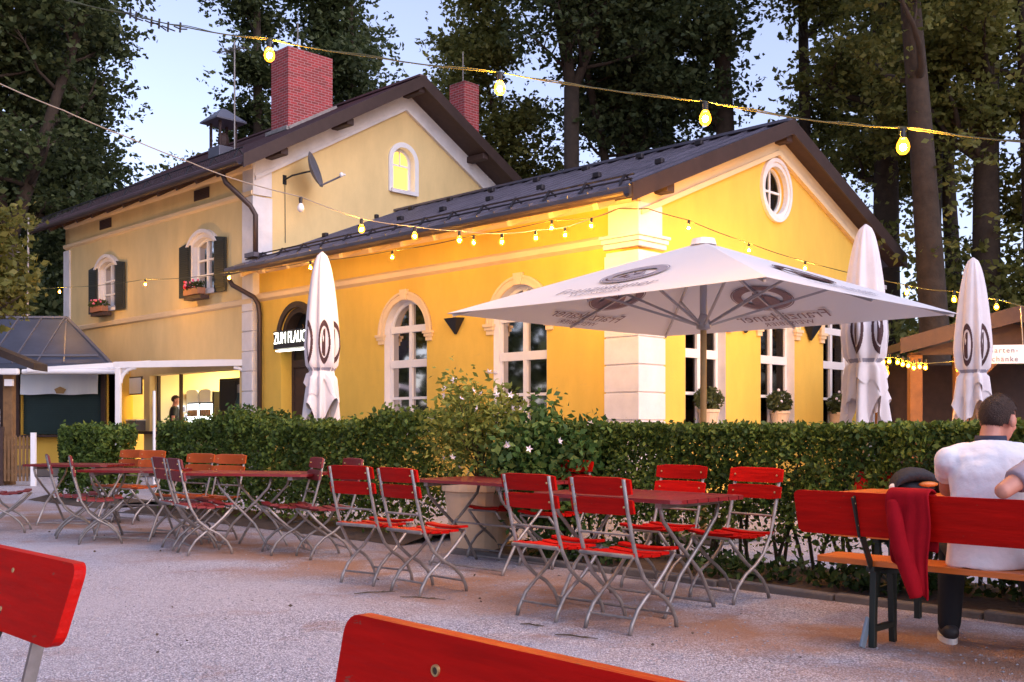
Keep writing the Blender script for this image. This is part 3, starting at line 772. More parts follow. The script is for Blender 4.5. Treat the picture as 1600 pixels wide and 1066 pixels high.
# satellite dish on the gable
t = hthing('satellite_dish', 1.05, 10.86, 7.15, 'grey satellite dish on a bracket at the tall gable beside the corner', 'satellite dish')
b = MB(); M = Matrix.Translation((0, -.42, .05)) @ Vector((.62, -.74, .30)).to_track_quat('Z', 'Y').to_matrix().to_4x4()
b.lathe([(.01, .0), (.16, .015), (.30, .055), (.42, .12), (.43, .13), (.42, .135), (.30, .07), (.16, .03), (.01, .015)], 26, M=M); b.build('dish', 'dish_grey', t, smooth=True)
b = MB(); p0 = M @ Vector((.0, -.40, .10)); p1 = M @ Vector((0, -.34, .66)); b.tube([p0, p0 + (p1 - p0) * .5, p1], .022, 8); b.build('feed_arm', 'dish_grey', t)
b = MB(); b.ball(p1 + Vector((0, 0, .03)), (.05, .05, .06), 10, 6); b.tube([p1 + Vector((0, 0, .04)), p1 + Vector((.08, -.05, .03))], .025, 8); b.build('feed_horn', 'white_plastic', t)
b = MB(); b.tube([(-.35, .14, -.12), (-.30, -.1, -.05), (-.1, -.30, .02), (0, -.42, .05)], .022, 8); b.box((-.35, .135, -.12), (.10, .02, .22)); b.tube([(-.35, .12, -.2), (-.34, .12, -1.6)], .008, 5); b.build('wall_bracket', 'black_plastic', t)
# roof furniture
t = hthing('roof_vent', 1.9, 15.85, 8.0, 'small hooded metal vent cowl on four posts on the tall roof', 'vent')
b = MB(); b.box((0, 0, .45), (.6, .6, .9)); b.build('base', 'dish_grey', t, bevel=.02)
b = MB()
for i in (-1, 1):
    for j in (-1, 1): b.box((i * .24, j * .24, 1.2), (.06, .06, .8))
b.ball((0, 0, 1.1), (.16, .16, .25), 8, 6); b.build('post', 'dark_wood', t)
b = MB(); b.rings([[(-.46, -.46, 1.58), (.46, -.46, 1.58), (.46, .46, 1.58), (-.46, .46, 1.58)], [(-.46, -.46, 1.62), (.46, -.46, 1.62), (.46, .46, 1.62), (-.46, .46, 1.62)], [(-.06, -.06, 1.98), (.06, -.06, 1.98), (.06, .06, 1.98), (-.06, .06, 1.98)]]); b.build('hood', 'dish_grey', t)
t = hthing('antenna', 1.6, 14.75, 8.3, 'thin rooftop aerial mast with a short cross arm near the brick chimney', 'aerial')
b = MB(); b.tube([(0, 0, 0), (0, 0, 3.2)], .022, 6); b.build('mast', 'galvanised', t)
b = MB(); b.tube([(0, .9, 3.1), (0, -.5, 2.9)], .015, 5)
for k in range(5): b.tube([(-.2, .8 - .28 * k, 3.08 - .035 * k), (.2, .8 - .28 * k, 3.08 - .035 * k)], .008, 4)
b.build('cross_arm', 'galvanised', t)
for x, y, z, h, lb in ((2.95, 13.8, 11.1, 1.0, 'thin metal rod standing on the wide brick chimney'), (7.0, 11.65, 10.8, 1.0, 'thin metal rod standing on the narrow brick chimney')):
    t = hthing('lightning_rod', x, y, z, lb, 'lightning rod', 'rods on the brick chimneys'); b = MB(); b.tube([(0, 0, 0), (0, 0, h)], .014, 6); b.build('rod', 'galvanised', t)
    b = MB(); b.box((0, 0, .03), (.12, .12, .06)); b.build('foot', 'galvanised', t)
# fridges, cabinet, bottle figure inside the serving opening
for y, lb in ((15.9, 'lit glass-door drinks fridge, the one beside the barman'), (15.2, 'lit glass-door drinks fridge, the one beside the black cabinet')):
    t = hthing('drinks_fridge', 1.35, y, .27, lb, 'fridge', 'lit drinks fridges behind the counter')
    b = MB(); b.box((0, 0, .95), (.62, .68, 1.9)); b.build('body', 'black_plastic', t, bevel=.02)
    b = MB(); b.box((-.325, 0, .85), (.03, .58, 1.45)); b.build('glass_door', 'fridge_lit', t, bevel=.01)
    b = MB(); b.extrude([[(-.30, 1.62), (.30, 1.62), (.30, 1.9)] + [(.3 * math.cos(PI * k / 8), 1.9 + .06 * math.sin(PI * k / 8)) for k in range(1, 8)] + [(-.30, 1.9)]], lambda s, z, d: (-.32 - d, s, z), 0, .05); b.build('header', 'sign_white', t)
    b = MB()
    for j in range(4):
        for k in range(6): b.tube([(-.345, -.23 + k * .092, .22 + j * .34), (-.345, -.23 + k * .092, .40 + j * .34)], [.03, .028], 6)
    b.build('bottle', 'timber_lit', t)
t = hthing('cabinet', .78, 12.75, .27, 'tall black cabinet at the end of the serving counter', 'cabinet')
b = MB(); b.box((0, 0, 1.08), (.6, 1.7, 2.16)); b.build('body', 'black_plastic', t, bevel=.02)
b = MB(); b.box((-.31, -.42, 1.1), (.02, .78, 2.0)); b.box((-.31, .42, 1.1), (.02, .78, 2.0)); b.build('door', 'black_plastic', t, bevel=.008)
t = hthing('bottle_display', .25, 12.2, 1.12, 'tall green display bottle standing before the black cabinet', 'bottle')
b = MB(); b.lathe([(.02, 0), (.15, 0), (.16, .05), (.16, .52), (.14, .66), (.08, .82), (.065, 1.0), (.075, 1.02), (.075, 1.10), (.0, 1.11)], 16); b.build('bottle_body', 'roller_green', t, smooth=True)
b = MB(); b.lathe([(.163, .18), (.165, .2), (.165, .46), (.163, .48)], 16); b.build('paper_label', 'sign_white', t)
b = MB(); b.lathe([(.078, .92), (.08, 1.11), (.02, 1.13)], 12); b.build('foil', 'galvanised', t)
for y, w, lb in ((16.55, .9, 'grey crate standing on the counter end beside the post'), (17.1, .5, 'small pale box at the outer end of the counter')):
    t = hthing('crate', -.24, y, 1.12, lb, 'crate'); b = MB(); b.box((0, 0, .14), (.3, w * .5, .28)); b.build('body', 'kerbstone', t, bevel=.01); b = MB(); b.box((0, 0, .29), (.32, w * .54, .03)); b.build('rim', 'white_plastic', t)
t = hthing('notice_board', -.17, 17.05, 2.33, 'white blank notice board over the side door of the serving room', 'sign'); b = MB(); b.box((0, 0, .0), (.03, 1.15, .42)); b.build('board', 'sign_white', t); b = MB(); b.box((.012, 0, 0), (.03, 1.22, .48)); b.build('board_frame', 'dark_wood', t)

for i, (x, z) in enumerate(((.72, 1.72), (.90, 1.72), (1.08, 1.72), (.81, 1.50), (1.0, 1.50))):
    t = hthing('paper_notice', x, 16.22, z, 'small pale paper notice pinned in a cluster on the lit wall behind the barman', 'paper', 'paper notices behind the barman'); b = MB(); b.box((0, 0, 0), (.14, .006, .18)); b.build('sheet', 'sign_white', t); b = MB(); b.box((0, -.004, -.01), (.10, .004, .12)); b.build('picture', 'print_grey', t)
# ---------------------------------------------------------------- kiosk with roller shutter, left of the house
K = empty('kiosk', (-12.7, 27.6, .2), 0, 'yellow drinks kiosk with closed dark green roller shutter and blue-grey metal roof', 'kiosk')
b = MB(); W0, W1 = -3.2, 2.36
b.extrude([[(W0, 0), (W1, 0), (W1, 2.55), (W0, 2.55)], [(-.12, .82), (1.98, .82), (1.98, 2.40), (-.12, 2.40)]], lambda s, z, d: (s, -d, z), 0, -.25)
b.extrude([[(0, 0), (1.2, 0), (1.2, 2.55), (0, 2.55)]], lambda s, z, d: (W1 - d, s, z), 0, .2); b.extrude([[(0, 0), (3.0, 0), (3.0, 2.55), (0, 2.55)]], lambda s, z, d: (W0 + d, s, z), 0, .2)
b.build('wall', 'yellow_plaster', K)
b = MB()
for j in range(26): b.extrude([[(-.14, .84 + j * .06), (2.0, .84 + j * .06), (2.0, .893 + j * .06), (-.14, .893 + j * .06)]], lambda s, z, d: (s, -d, z), -.10 - .01, -.14)
b.extrude([[(-.14, .83), (2.0, .83), (2.0, 2.41), (-.14, 2.41)]], lambda s, z, d: (s, -d, z), -.14, -.16); b.build('roller_shutter', 'roller_green', K)
b = MB(); b.box((.93, -.12, .79), (2.5, .34, .06)); b.box((-.2, -.05, 1.62), (.12, .12, 1.6)); b.box((2.05, -.05, 1.62), (.12, .12, 1.6)); b.box((.93, -.05, 2.46), (2.4, .12, .10)); b.build('counter_frame', 'dark_wood', K, bevel=.01)
b = MB(); eave = [(W0 - .4, -1.0, 2.62), (W1 + .22, -1.0, 2.62), (W1 - 1.15, 2.4, 2.62), (W0 - .4, 2.4, 2.62)]; rg0 = [(W0 - .4, 1.05, 3.98), (W1 - 1.75, 1.05, 3.98)]
b.add(eave + rg0, [(0, 1, 5, 4), (1, 2, 5), (2, 3, 4, 5), (0, 4, 3), (3, 2, 1, 0)])
b.rings([[(p[0], p[1], 2.50) for p in eave], [(p[0], p[1], 2.612) for p in eave]])
rfk = b.build('roof', 'blue_roof', K)
b = MB(); x = W0
while x < W1 - 1.8: b.beam((x + .2, -1.0, 2.635), (x + .05, 1.05, 3.995), .03, .05); x += .62
for f in (.0, .34, .68): b.beam((W1 - .05 - .9 * (1 - f) * 1.0, -1.0, 2.635), (W1 - 1.75 - (1.0 - f) * .0, 1.05 - f * 0, 3.99), .03, .05) if f == 0 else None
b.beam((W1 + .22, -1.0, 2.63), (W1 - 1.75, 1.05, 3.99), .09, .07); b.beam((W0, 1.05, 4.0), (W1 - 1.75, 1.05, 4.0), .14, .06); b.beam((W0, -.72, 2.85), (W1 - .2, -.72, 2.85), .03, .05)
b.build('seam', 'dish_grey', rfk)
t = empty('banner', (-11.75, 27.42, 2.33), 0, 'long white banner hanging across the top of the roller shutter', 'banner'); b = MB(); n = 24
b.rings([[(-1.0 + 2.0 * i / n, -.02 + .012 * math.sin(i * 1.1), .26) for i in range(n + 1)] + [(1.0 - 2.0 * i / n, .0 + .012 * math.sin((n - i) * 1.1), .26) for i in range(n + 1)], [(-1.0 + 2.0 * i / n, -.05 + .012 * math.sin(i * 1.1), -.26 - .015 * math.sin(i * .5)) for i in range(n + 1)] + [(1.0 - 2.0 * i / n, -.03 + .012 * math.sin((n - i) * 1.1), -.26 - .015 * math.sin((n - i) * .5)) for i in range(n + 1)]]); b.build('cloth', 'sign_white', t)
b = MB(); b.extrude([[(.05 + .16 * math.cos(2 * PI * k / 5 + .3), -.16 + .10 * math.sin(2 * PI * k / 5 + .3)) for k in range(5)]], lambda s, z, d: (s, -.075 - d, z), 0, .006); b.build('emblem', 'pole_wood', t)
t = empty('awning', (-10.6, 25.6, 2.58), 0, 'white retractable awning stretched out from the kiosk eave', 'awning')
b = MB(); b.rings([[(-1.25, 0, .04), (1.45, .0, .10), (1.45, .0, .06), (-1.25, 0, .0)], [(-1.25, 1.8, .22), (1.45, 1.8, .34), (1.45, 1.8, .30), (-1.25, 1.8, .18)]]); b.build('fabric', 'canvas', t)
b = MB(); b.tube([(-1.25, -.03, -.02), (1.3, -.03, -.02)], .06, 10); b.build('front_bar', 'white_plastic', t)
b = MB(); b.beam((-1.1, -.1, .02), (1.75, .25, .22), .07, .10); b.build('side_bar', 'white_plastic', t)
t = empty('pergola', (-9.15, 24.55, 0), 0, 'white pergola frame with corner braces and fabric roof before the serving counter', 'pergola')
b = MB(); b.box((0, 0, 1.3), (.12, .12, 2.6)); b.build('post', 'white_paint', t, bevel=.01); b = MB(); b.box((3.1, -.05, 1.3), (.10, .10, 2.6)); b.build('post', 'white_paint', t, bevel=.01)
b = MB(); b.beam((-.1, 0, 2.66), (3.25, -.02, 2.72), .10, .14); b.beam((.06, 0, 2.62), (.06, 0.01, 2.63), .01, .01)
for k, x in ((1, 0.05), (-1, 3.05)):
    pts = [(x + k * .42 * math.sin(a), 0, 2.62 - .42 * (1 - math.cos(a)) - .0) for a in np.linspace(PI / 2, 0, 7)]
    pts = [(x + k * (.36 - .36 * math.sin(a)), -.0, 2.60 - .36 + .36 * math.cos(a)) for a in np.linspace(0, PI / 2, 7)][::-1]
    b.tube([(p[0], p[1], p[2]) for p in pts], .045, 8)
b.build('beam', 'white_paint', t)
b = MB(); b.rings([[(-.1, .05, 2.74), (3.2, .05, 2.80), (3.2, .05, 2.77), (-.1, .05, 2.71)], [(-.1, 2.6, 2.84), (3.0, 1.2, 2.90), (3.0, 1.2, 2.87), (-.1, 2.6, 2.81)]]); b.build('fabric', 'canvas', t)
for x, lb in ((-10.95, 'thin white pole standing in the gap between the small hedge and the long hedge'),):
    pass
t = empty('marker_pole', at(241, 690, 21.5) * 1, 0, 'thin white pole standing beside the small round hedge', 'pole'); t.location.z = 0
b = MB(); b.tube([(0, 0, 0), (0, 0, 1.95)], .03, 8); b.build('shaft', 'white_plastic', t); b = MB(); b.lathe([(.14, 0), (.14, .03), (.04, .05)], 12); b.build('foot', 'galvanised', t)

# timber booth at the far left edge
t = empty('timber_booth', (-10.95, 22.4, 0), R(4), 'dark timber booth with shingled roof and white gutter, cut by the photo edge', 'booth')
b = MB(); b.add([(-3, -.5, 4.15), (.98, -.55, 2.55), (.98, .25, 2.55), (-3, .25, 4.15), (-3, -.5, 4.0), (.98, -.55, 2.40), (.98, .25, 2.40), (-3, .25, 4.0)], [(0, 1, 2, 3), (7, 6, 5, 4), (0, 4, 5, 1), (1, 5, 6, 2), (2, 6, 7, 3), (3, 7, 4, 0)]); b.build('roof', 'hut_roof', t)
b = MB(); b.box((.36, -.2, 1.2), (.2, .2, 2.4)); b.build('post', 'timber', t, bevel=.015); b = MB(); b.box((-1.6, .2, 1.2), (3.4, .12, 2.3)); b.build('wall', 'dark_wood', t)
b = MB(); b.beam((-3, -.62, 2.36), (.72, -.62, 2.36), .13, .13); b.build('gutter', 'white_plastic', t, bevel=.03)
b = MB(); b.box((.06, -.32, 1.2), (.30, .03, .78)); b.build('notice', 'sign_white', t, bevel=.005)
b = MB(); b.box((.44, -.42, 2.14), (.16, .1, .14)); b.build('junction_box', 'white_plastic', t)
# picket gate and dark gate
t = empty('picket_gate', (-10.2, 21.7, 0), R(2), 'wooden picket gate with narrow pales beside the dark gate', 'gate')
b = MB()
for k in range(8): b.extrude([[(-.24 + k * .075, .1), (-.195 + k * .075, .1), (-.195 + k * .075, 1.0), (-.2175 + k * .075, 1.04), (-.24 + k * .075, 1.0)]], lambda s, z, d: (s, d, z), 0, .02)
b.build('pale', 'timber', t); b = MB(); b.box((.03, .03, .3), (.6, .03, .07)); b.box((.03, .03, .8), (.6, .03, .07)); b.build('rail', 'timber', t)
b = MB(); b.box((.37, -.02, .55), (.10, .06, 1.1)); b.build('post', 'white_plastic', t)
t = empty('dark_gate', (-11.02, 21.7, 0), R(2), 'dark brown solid boarded gate at the far left', 'gate')
b = MB()
for k in range(6): b.box((-.42 + k * .17, 0, .6), (.16, .03, 1.1))
b.build('board', 'dark_wood', t); b = MB(); b.box((.52, 0, .62), (.09, .09, 1.2)); b.build('post', 'dark_wood', t)
# light pole at the left
t = empty('light_pole', at(41, 670, 28.9), 0, 'thin tall metal pole with short side arms at the left trees', 'pole'); t.location.z = 0
b = MB(); b.tube([(0, 0, 0), (.06, 0, 7.0)], .03, 8); b.build('mast', 'galvanised', t)
for z in (4.3, 6.0):
    b = MB(); b.tube([(-.25, 0, z), (.1, 0, z)], .02, 6); b.build('side_arm', 'galvanised', t)

# garden hut on the right with sign
t = empty('garden_hut', (7.95, 17.0, 0), R(-8), 'brown timber garden bar hut with shallow gable roof and hanging white sign', 'hut')
b = MB()
for k in (-1, 1): b.extrude([[(0, 2.92), (k * 1.75, 2.42), (k * 1.75, 2.55), (0, 3.06)]], lambda s, z, d: (s, d, z), -.6, 2.8)
b.build('roof', 'hut_roof', t)
b = MB()
for k in (-1, 1): b.extrude([[(0, 2.84), (k * 1.77, 2.36), (k * 1.77, 2.60), (0, 3.09)]], lambda s, z, d: (s, d, z), -.66, -.61)
b.extrude([[(-1.6, 2.36), (1.6, 2.36), (0, 2.84)]], lambda s, z, d: (s, d, z), -.30, -.26); b.build('gable_board', 'dark_wood', t)
for x, y in ((-1.45, -.2), (-.75, -.2), (.9, -.2), (1.45, -.2), (-1.45, 2.4), (1.45, 2.4)):
    b = MB(); b.box((x, y, 1.2), (.20, .20, 2.4)); b.build('post', 'timber_lit', t, bevel=.015)
for x, k in ((-.75, 1), (.9, -1)): b = MB(); b.beam((x, -.2, 1.75), (x + k * .6, -.2, 2.35), .12, .12); b.build('brace', 'timber_lit', t)
b = MB(); b.box((0, 2.5, 1.2), (3.0, .08, 2.3)); b.build('wall', 'dark_wood', t); b = MB(); b.box((.1, -.2, .5), (1.6, .12, 1.0)); b.box((.1, -.3, 1.03), (1.7, .5, .06)); b.build('counter', 'dark_wood', t)
t = empty('hut_sign', (7.06, 15.2, 2.25), R(-8), 'white board sign with grey lettering hung under the garden hut roof', 'sign')
b = MB(); b.box((0, 0, 0), (.64, .03, .27)); b.build('board', 'sign_white', t, bevel=.006)
text_mb('Garten-', .105, lambda s, z, d: (s, -.022 - d, z + .055), 0, 0, spacing=1.25).build('lettering', 'sign_print', t)
text_mb('schänke', .105, lambda s, z, d: (s, -.022 - d, z - .07), 0, 0, spacing=1.25).build('lettering', 'sign_print', t)
b = MB(); b.tube([(-.28, 0, .13), (-.28, .1, .7)], .008, 5); b.tube([(.28, 0, .13), (.28, .1, .7)], .008, 5); b.build('chain', 'galvanised', t)
# ---------------------------------------------------------------- folding beer garden chair (faces +x)
def rbox(mb, c, d, r=.012, M=None, n=3):
    """box with corners rounded in its broad (y, z) plane"""
    x, y, z = c; a, b_, e = d[0] / 2, d[1] / 2, d[2] / 2; p = []
    for (sy, sz, a0) in ((1, 1, 0), (-1, 1, PI / 2), (-1, -1, PI), (1, -1, 1.5 * PI)):
        for k in range(n + 1):
            t = a0 + PI / 2 * k / n; p.append((y + sy * (b_ - r) + r * math.cos(t), z + sz * (e - r) + r * math.sin(t)))
    rings = [[(x + s, q[0], q[1]) for q in p] for s in (-a, a)]
    if M is not None: rings = [[tuple(M @ Vector(q)) for q in rr_] for rr_ in rings]
    mb.rings(rings)
RAIL = [(-.285, .895), (-.245, .70), (-.205, .55), (-.17, .44), (-.10, .32), (-.01, .245), (.09, .19), (.165, .12), (.205, .05), (.215, 0)]
LEG = [(.225, .435), (.14, .345), (.05, .265), (-.04, .205), (-.12, .14), (-.175, .06), (-.195, 0)]
def rail_x(z):
    for (x0, z0), (x1, z1) in zip(RAIL, RAIL[1:]):
        if z1 <= z <= z0: return x0 + (x1 - x0) * (z0 - z) / (z0 - z1)
    return 0
def make_chair(m='red_paint'):
    t = empty('folding_chair')
    b = MB()
    for k in range(5):
        x = -.165 + k * .088; z = .452 + .010 * math.cos((k - 2) * 1.2) * -1 + (.012 if k == 4 else 0)
        rings = []
        for j in range(5):
            y = -.20 + .10 * j; dz = -.012 * (1 - (y / .2) ** 2)
            rings.append([(x - .039, y, z + dz - .009), (x + .039, y, z + dz - .009), (x + .039, y, z + dz + .006), (x + .030, y, z + dz + .010), (x - .030, y, z + dz + .010), (x - .039, y, z + dz + .006)])
        b.rings(rings)
    b.build('seat', m, t)
    for z0, z1 in ((.800, .905), (.688, .785)):
        b = MB(); zc = (z0 + z1) / 2; xc = rail_x(zc); tilt = math.atan2(rail_x(z1 - .01) - rail_x(z0), z1 - z0)
        n = 8; p = []
        h = (z1 - z0) / 2; r = .018
        for (sy, sz, a0) in ((1, 1, 0), (-1, 1, PI / 2), (-1, -1, PI), (1, -1, 1.5 * PI)):
            for k in range(4):
                a = a0 + PI / 2 * k / 3; p.append((sy * (.232 - r) + r * math.cos(a), sz * (h - r) + r * math.sin(a)))
        # split into strips across the width so the slat can bow
        cols = 7; ys = [-.232 + .464 * i / (cols - 1) for i in range(cols)]
        rings = []
        for y in ys:
            hh = h if abs(y) < .21 else h - .010
            bow = .016 * (1 - (y / .232) ** 2)
            q = []
            for dx, dz in ((-.009, -hh), (.009, -hh), (.009, hh - .004), (.004, hh), (-.004, hh), (-.009, hh - .004)):
                q.append((xc + .014 - bow + dx + math.tan(tilt) * dz, y, zc + dz))
            rings.append(q)
        b.rings(rings); s = b.build('backrest_slat', m, t)
        b = MB()
        for y in (-.185, .185): b.ball((xc + .014 - .006 + .012, y, zc), .008, 6, 4); b.ball((xc - .018, y, zc), .007, 6, 4)
        b.build('screw', 'screw_brass', s)
    for y in (-.195, .195):
        b = MB(); pts = [(x, y, z) for x, z in RAIL]; b.tube(pts, .0125, 7); b.build('side_rail', 'galvanised', t, smooth=True)
        b = MB(); y2 = y * .86; pts = [(x, y2 if i else y2, z) for i, (x, z) in enumerate(LEG)]; b.tube(pts, .0125, 7); b.build('leg', 'galvanised', t, smooth=True)
    b = MB()
    for p, q, r in (((rail_x(.575), -.195, .575), (rail_x(.575), .195, .575), .008), ((-.205, -.2, .452), (-.205, .2, .452), .013), ((.225, -.17, .438), (.225, .17, .438), .009), ((-.155, -.168, .09), (-.155, .168, .09), .008), ((.19, -.195, .08), (.19, .195, .08), .008)):
        b = MB(); b.tube([p, q], r, 7); b.build('crossbar', 'galvanised', t)
    return t
CHAIRS = [  # x, y, facing in degrees, material, label
 (.69, 6.27, 45, 0, 'red folding chair nearest the camera, its back to us at the big right-hand table'),
 (.29, 6.69, 44, 0, 'red folding chair between the two tables, second from the camera along the near side'),
 (-.62, 7.66, 43, 0, 'red folding chair with back to us at the left end of the middle table'),
 (-1.06, 8.15, 54, 0, 'red folding chair standing apart on open gravel left of the middle table'),
 (1.10, 7.85, 224, 0, 'bright red folding chair facing us before the trimmed hedge, screws on its slats'),
 (1.53, 7.35, 218, 0, 'bright red folding chair facing us, alone beside the end of the big table'),
 (-.12, 9.72, 228, 0, 'red folding chair facing us just right of the cream planter'),
 (.35, 9.12, 225, 0, 'red folding chair facing us in front of the white-flecked leafy bush'),
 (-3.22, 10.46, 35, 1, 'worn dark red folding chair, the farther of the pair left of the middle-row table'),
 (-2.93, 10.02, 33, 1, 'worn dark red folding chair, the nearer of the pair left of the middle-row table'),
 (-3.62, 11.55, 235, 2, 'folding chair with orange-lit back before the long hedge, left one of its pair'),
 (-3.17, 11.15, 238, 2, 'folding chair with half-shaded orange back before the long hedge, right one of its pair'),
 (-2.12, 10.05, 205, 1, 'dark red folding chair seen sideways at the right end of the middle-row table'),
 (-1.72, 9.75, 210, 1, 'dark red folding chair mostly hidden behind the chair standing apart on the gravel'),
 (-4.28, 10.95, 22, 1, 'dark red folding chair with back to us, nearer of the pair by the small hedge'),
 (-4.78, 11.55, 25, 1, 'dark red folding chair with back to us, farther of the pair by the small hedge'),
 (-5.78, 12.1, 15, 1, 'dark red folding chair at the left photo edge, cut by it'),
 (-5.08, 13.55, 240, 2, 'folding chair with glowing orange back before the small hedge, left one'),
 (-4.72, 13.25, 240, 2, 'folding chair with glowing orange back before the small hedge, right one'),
]
cm = ['red_paint', 'worn_red', 'lamplit_orange']
protos = {}
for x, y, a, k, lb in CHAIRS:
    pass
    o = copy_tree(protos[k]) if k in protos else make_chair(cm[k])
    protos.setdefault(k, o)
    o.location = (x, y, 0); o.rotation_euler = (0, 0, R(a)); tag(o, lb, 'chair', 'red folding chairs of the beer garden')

# ---------------------------------------------------------------- folding tables (long axis local y, faces +x)

def make_table(L, W, H, m, lm='galvanised', xl=False):
    t = empty('folding_table')
    b = MB(); n = 7; w = (W - .01 * (n - 1)) / n
    for k in range(n):
        x = -W / 2 + w / 2 + k * (w + .01)
        c = .05 if k in (0, n - 1) else 0
        s = -1 if k == 0 else 1
        poly = [(x - w / 2, -L / 2 + (c if k == 0 else 0)), (x - w / 2 + (c if k == 0 else 0), -L / 2)] if k == 0 else [(x - w / 2, -L / 2)]
        poly += [(x + w / 2 - c, -L / 2), (x + w / 2, -L / 2 + c)] if k == n - 1 else [(x + w / 2, -L / 2)]
        poly += [(x + w / 2, L / 2 - c), (x + w / 2 - c, L / 2)] if k == n - 1 else [(x + w / 2, L / 2)]
        poly += [(x - w / 2 + c, L / 2), (x - w / 2, L / 2 - c)] if k == 0 else [(x - w / 2, L / 2)]
        b.extrude([poly], lambda s_, z_, d: (s_, z_, d), H - .024, H)
    b.build('tabletop', m, t, bevel=.004)
    for y in (-L / 2 + .18, L / 2 - .18): b = MB(); b.box((0, y, H - .042), (W * .86, .05, .035)); b.build('underframe', lm, t)
    for s in (-1, 1):
        for k in (-1, 1):
            y = s * (L / 2 - .18) + .014 * k
            pts = [(k * -.30, y, H - .05), (k * -.27, y, H - .14), (k * -.13, y, .47), (0, y, .36), (k * .13, y, .25), (k * .27, y, .04), (k * .29, y, 0)]
            if xl: pts = [(s * (W / 2 - .16) + .014 * k, p[0] * .95, p[2]) for p in pts]
            b = MB(); b.tube(pts, .0135, 7); b.build('leg', lm, t, smooth=True)
    for x, z in (() if xl else  ((-.275, .035), (.275, .035), (0, .36))):
        b = MB(); b.tube([(x, -L / 2 + .17, z), (x, L / 2 - .17, z)], .009, 6); b.build('crossbar', lm, t)
    return t
for x, y, a, L, W, m, lb in (
    (.83, 7.08, 45, 1.24, .78, 'red_top', 'pinkish red slatted folding table with cut corners, the the largest and nearest'),
    (-.20, 9.00, 45, 1.25, .75, 'red_top', 'red folding table in front of the cream planter'),
    (-2.58, 10.55, 76, 1.45, .72, 'red_top', 'long red folding table in the middle row before the long hedge'),
    (-4.05, 11.35, 78, 1.0, .72, 'worn_red', 'dark red folding table between the small hedge and the worn chairs'),
    (-5.35, 13.05, 78, 1.15, .7, 'worn_red', 'dark folding table farthest left, near the kiosk'),
    (-6.15, 19.6, 80, 1.0, .75, 'worn_red', 'small red table seen through the gap between the hedges')):
    o = make_table(L, W, .745, m, xl=(a == 76)); o.location = (x, y, 0); o.rotation_euler = (0, 0, R(a)); tag(o, lb, 'table', 'red folding tables of the beer garden')

# ---------------------------------------------------------------- beer benches (sit facing +x, board along y from y0 to y1)
def board(mb, p0, p1, z0, z1, x0, x1, th, r):
    """leaning backboard with rounded corners; (x0,z0) foot, (x1,z1) top"""
    y0, y1 = p0, p1; q = []
    for (sy, sz, a0) in ((1, 1, 0), (0, 1, PI / 2), (0, 0, PI), (1, 0, 1.5 * PI)):
        for k in range(6):
            a = a0 + PI / 2 * k / 5
            cy = (y1 - r) if sy else (y0 + r); czz = (1 - r / (z1 - z0)) if sz else r / (z1 - z0)
            q.append((cy + r * math.cos(a), czz + r / (z1 - z0) * math.sin(a)))
    mb.extrude([q], lambda s, f, d: (x0 + (x1 - x0) * f + d, s, z0 + (z1 - z0) * f), -th / 2, th / 2)
def make_bench(y0, y1, zt, bh, label, seat_m='orange_paint', back_m='red_paint', lean=-.06, legs=(0.28, None)):
    t = empty('beer_bench', label=label, cat='bench', group='red beer benches with backrest')
    b = MB(); board(b, y0, y1, zt - bh, zt, -.12, -.12 + lean, .028, .035); bk = b.build('backrest', back_m, t, bevel=.006)
    b = MB(); q = [(.0, y0 + .02), (.27, y0 + .02), (.27, y1 - .02), (.0, y1 - .02)]
    rr_ = .04; poly = []
    for (cx, cy, a0) in ((.27 - rr_, y1 - .02 - rr_, 0), (rr_, y1 - .02 - rr_, PI / 2), (rr_, y0 + .02 + rr_, PI), (.27 - rr_, y0 + .02 + rr_, 1.5 * PI)):
        for k in range(5): a = a0 + PI / 2 * k / 4; poly.append((cx + rr_ * math.cos(a), cy + rr_ * math.sin(a)))
    b.extrude([poly], lambda s, z, d: (s, z, d), .44, .47); b.build('seat', seat_m, t, bevel=.005)
    L = y1 - y0
    for y in (y1 - .36, y0 + .36):
        fr = MB(); fr.beam((.0, y, .43), (-.105, y, zt - bh - .0), .045, .012, up=(0, 1, 0)); fr.beam((-.105 - .018, y, zt - bh), (-.12 + lean - .020, y, zt - .02), .045, .012, up=(0, 1, 0)); fr.box((.12, y, .425), (.28, .045, .028))
        f = fr.build('back_bracket', 'green_steel', t, bevel=.003)
        for x, dx in ((.03, -.02), (.22, .03)):
            b = MB(); b.beam((x, y, .425), (x + dx, y, .0), .035, .035, up=(0, 1, 0)); b.build('leg', 'green_steel', t, bevel=.004)
        b = MB(); b.beam((.02, y - .0, .10), (.24, y, .10), .03, .03); b.beam((.12, y, .40), (.12, y + (.38 if y < (y0 + y1) / 2 else -.38), .44), .02, .02); b.build('brace', 'green_steel', t)
        b = MB(); b.beam((.01, y + .022, .16), (-.05, y + .03, .004), .05, .016, up=(0, 1, 0)); b.build('foot', 'grey_foot', t, bevel=.003)
        for zz in (.25, .75):
            for dx in (-.026, .013):
                b = MB(); b.ball((-.12 + lean * zz + dx, y, zt - bh + bh * zz), (.004, .008, .008), 8, 5); b.build('screw', 'screw_brass', bk)
    return t
BA = R(44.5)
o = make_bench(-2.25, .0, .845, .235, 'long red bench with orange seat under the man in white, red jacket over its back'); o.location = (1.57 + .16 * math.cos(BA), 5.83 + .16 * math.sin(BA), 0); o.rotation_euler = (0, 0, BA)
o = make_bench(.0, 2.2, .86, .30, 'red bench backrest in the bottom foreground, its rounded corner and brass eyelet showing'); FB = R(43); o.location = (-.30 - .15 * math.cos(FB), 1.83 - .15 * math.sin(FB), 0); o.rotation_euler = (0, 0, FB + PI)
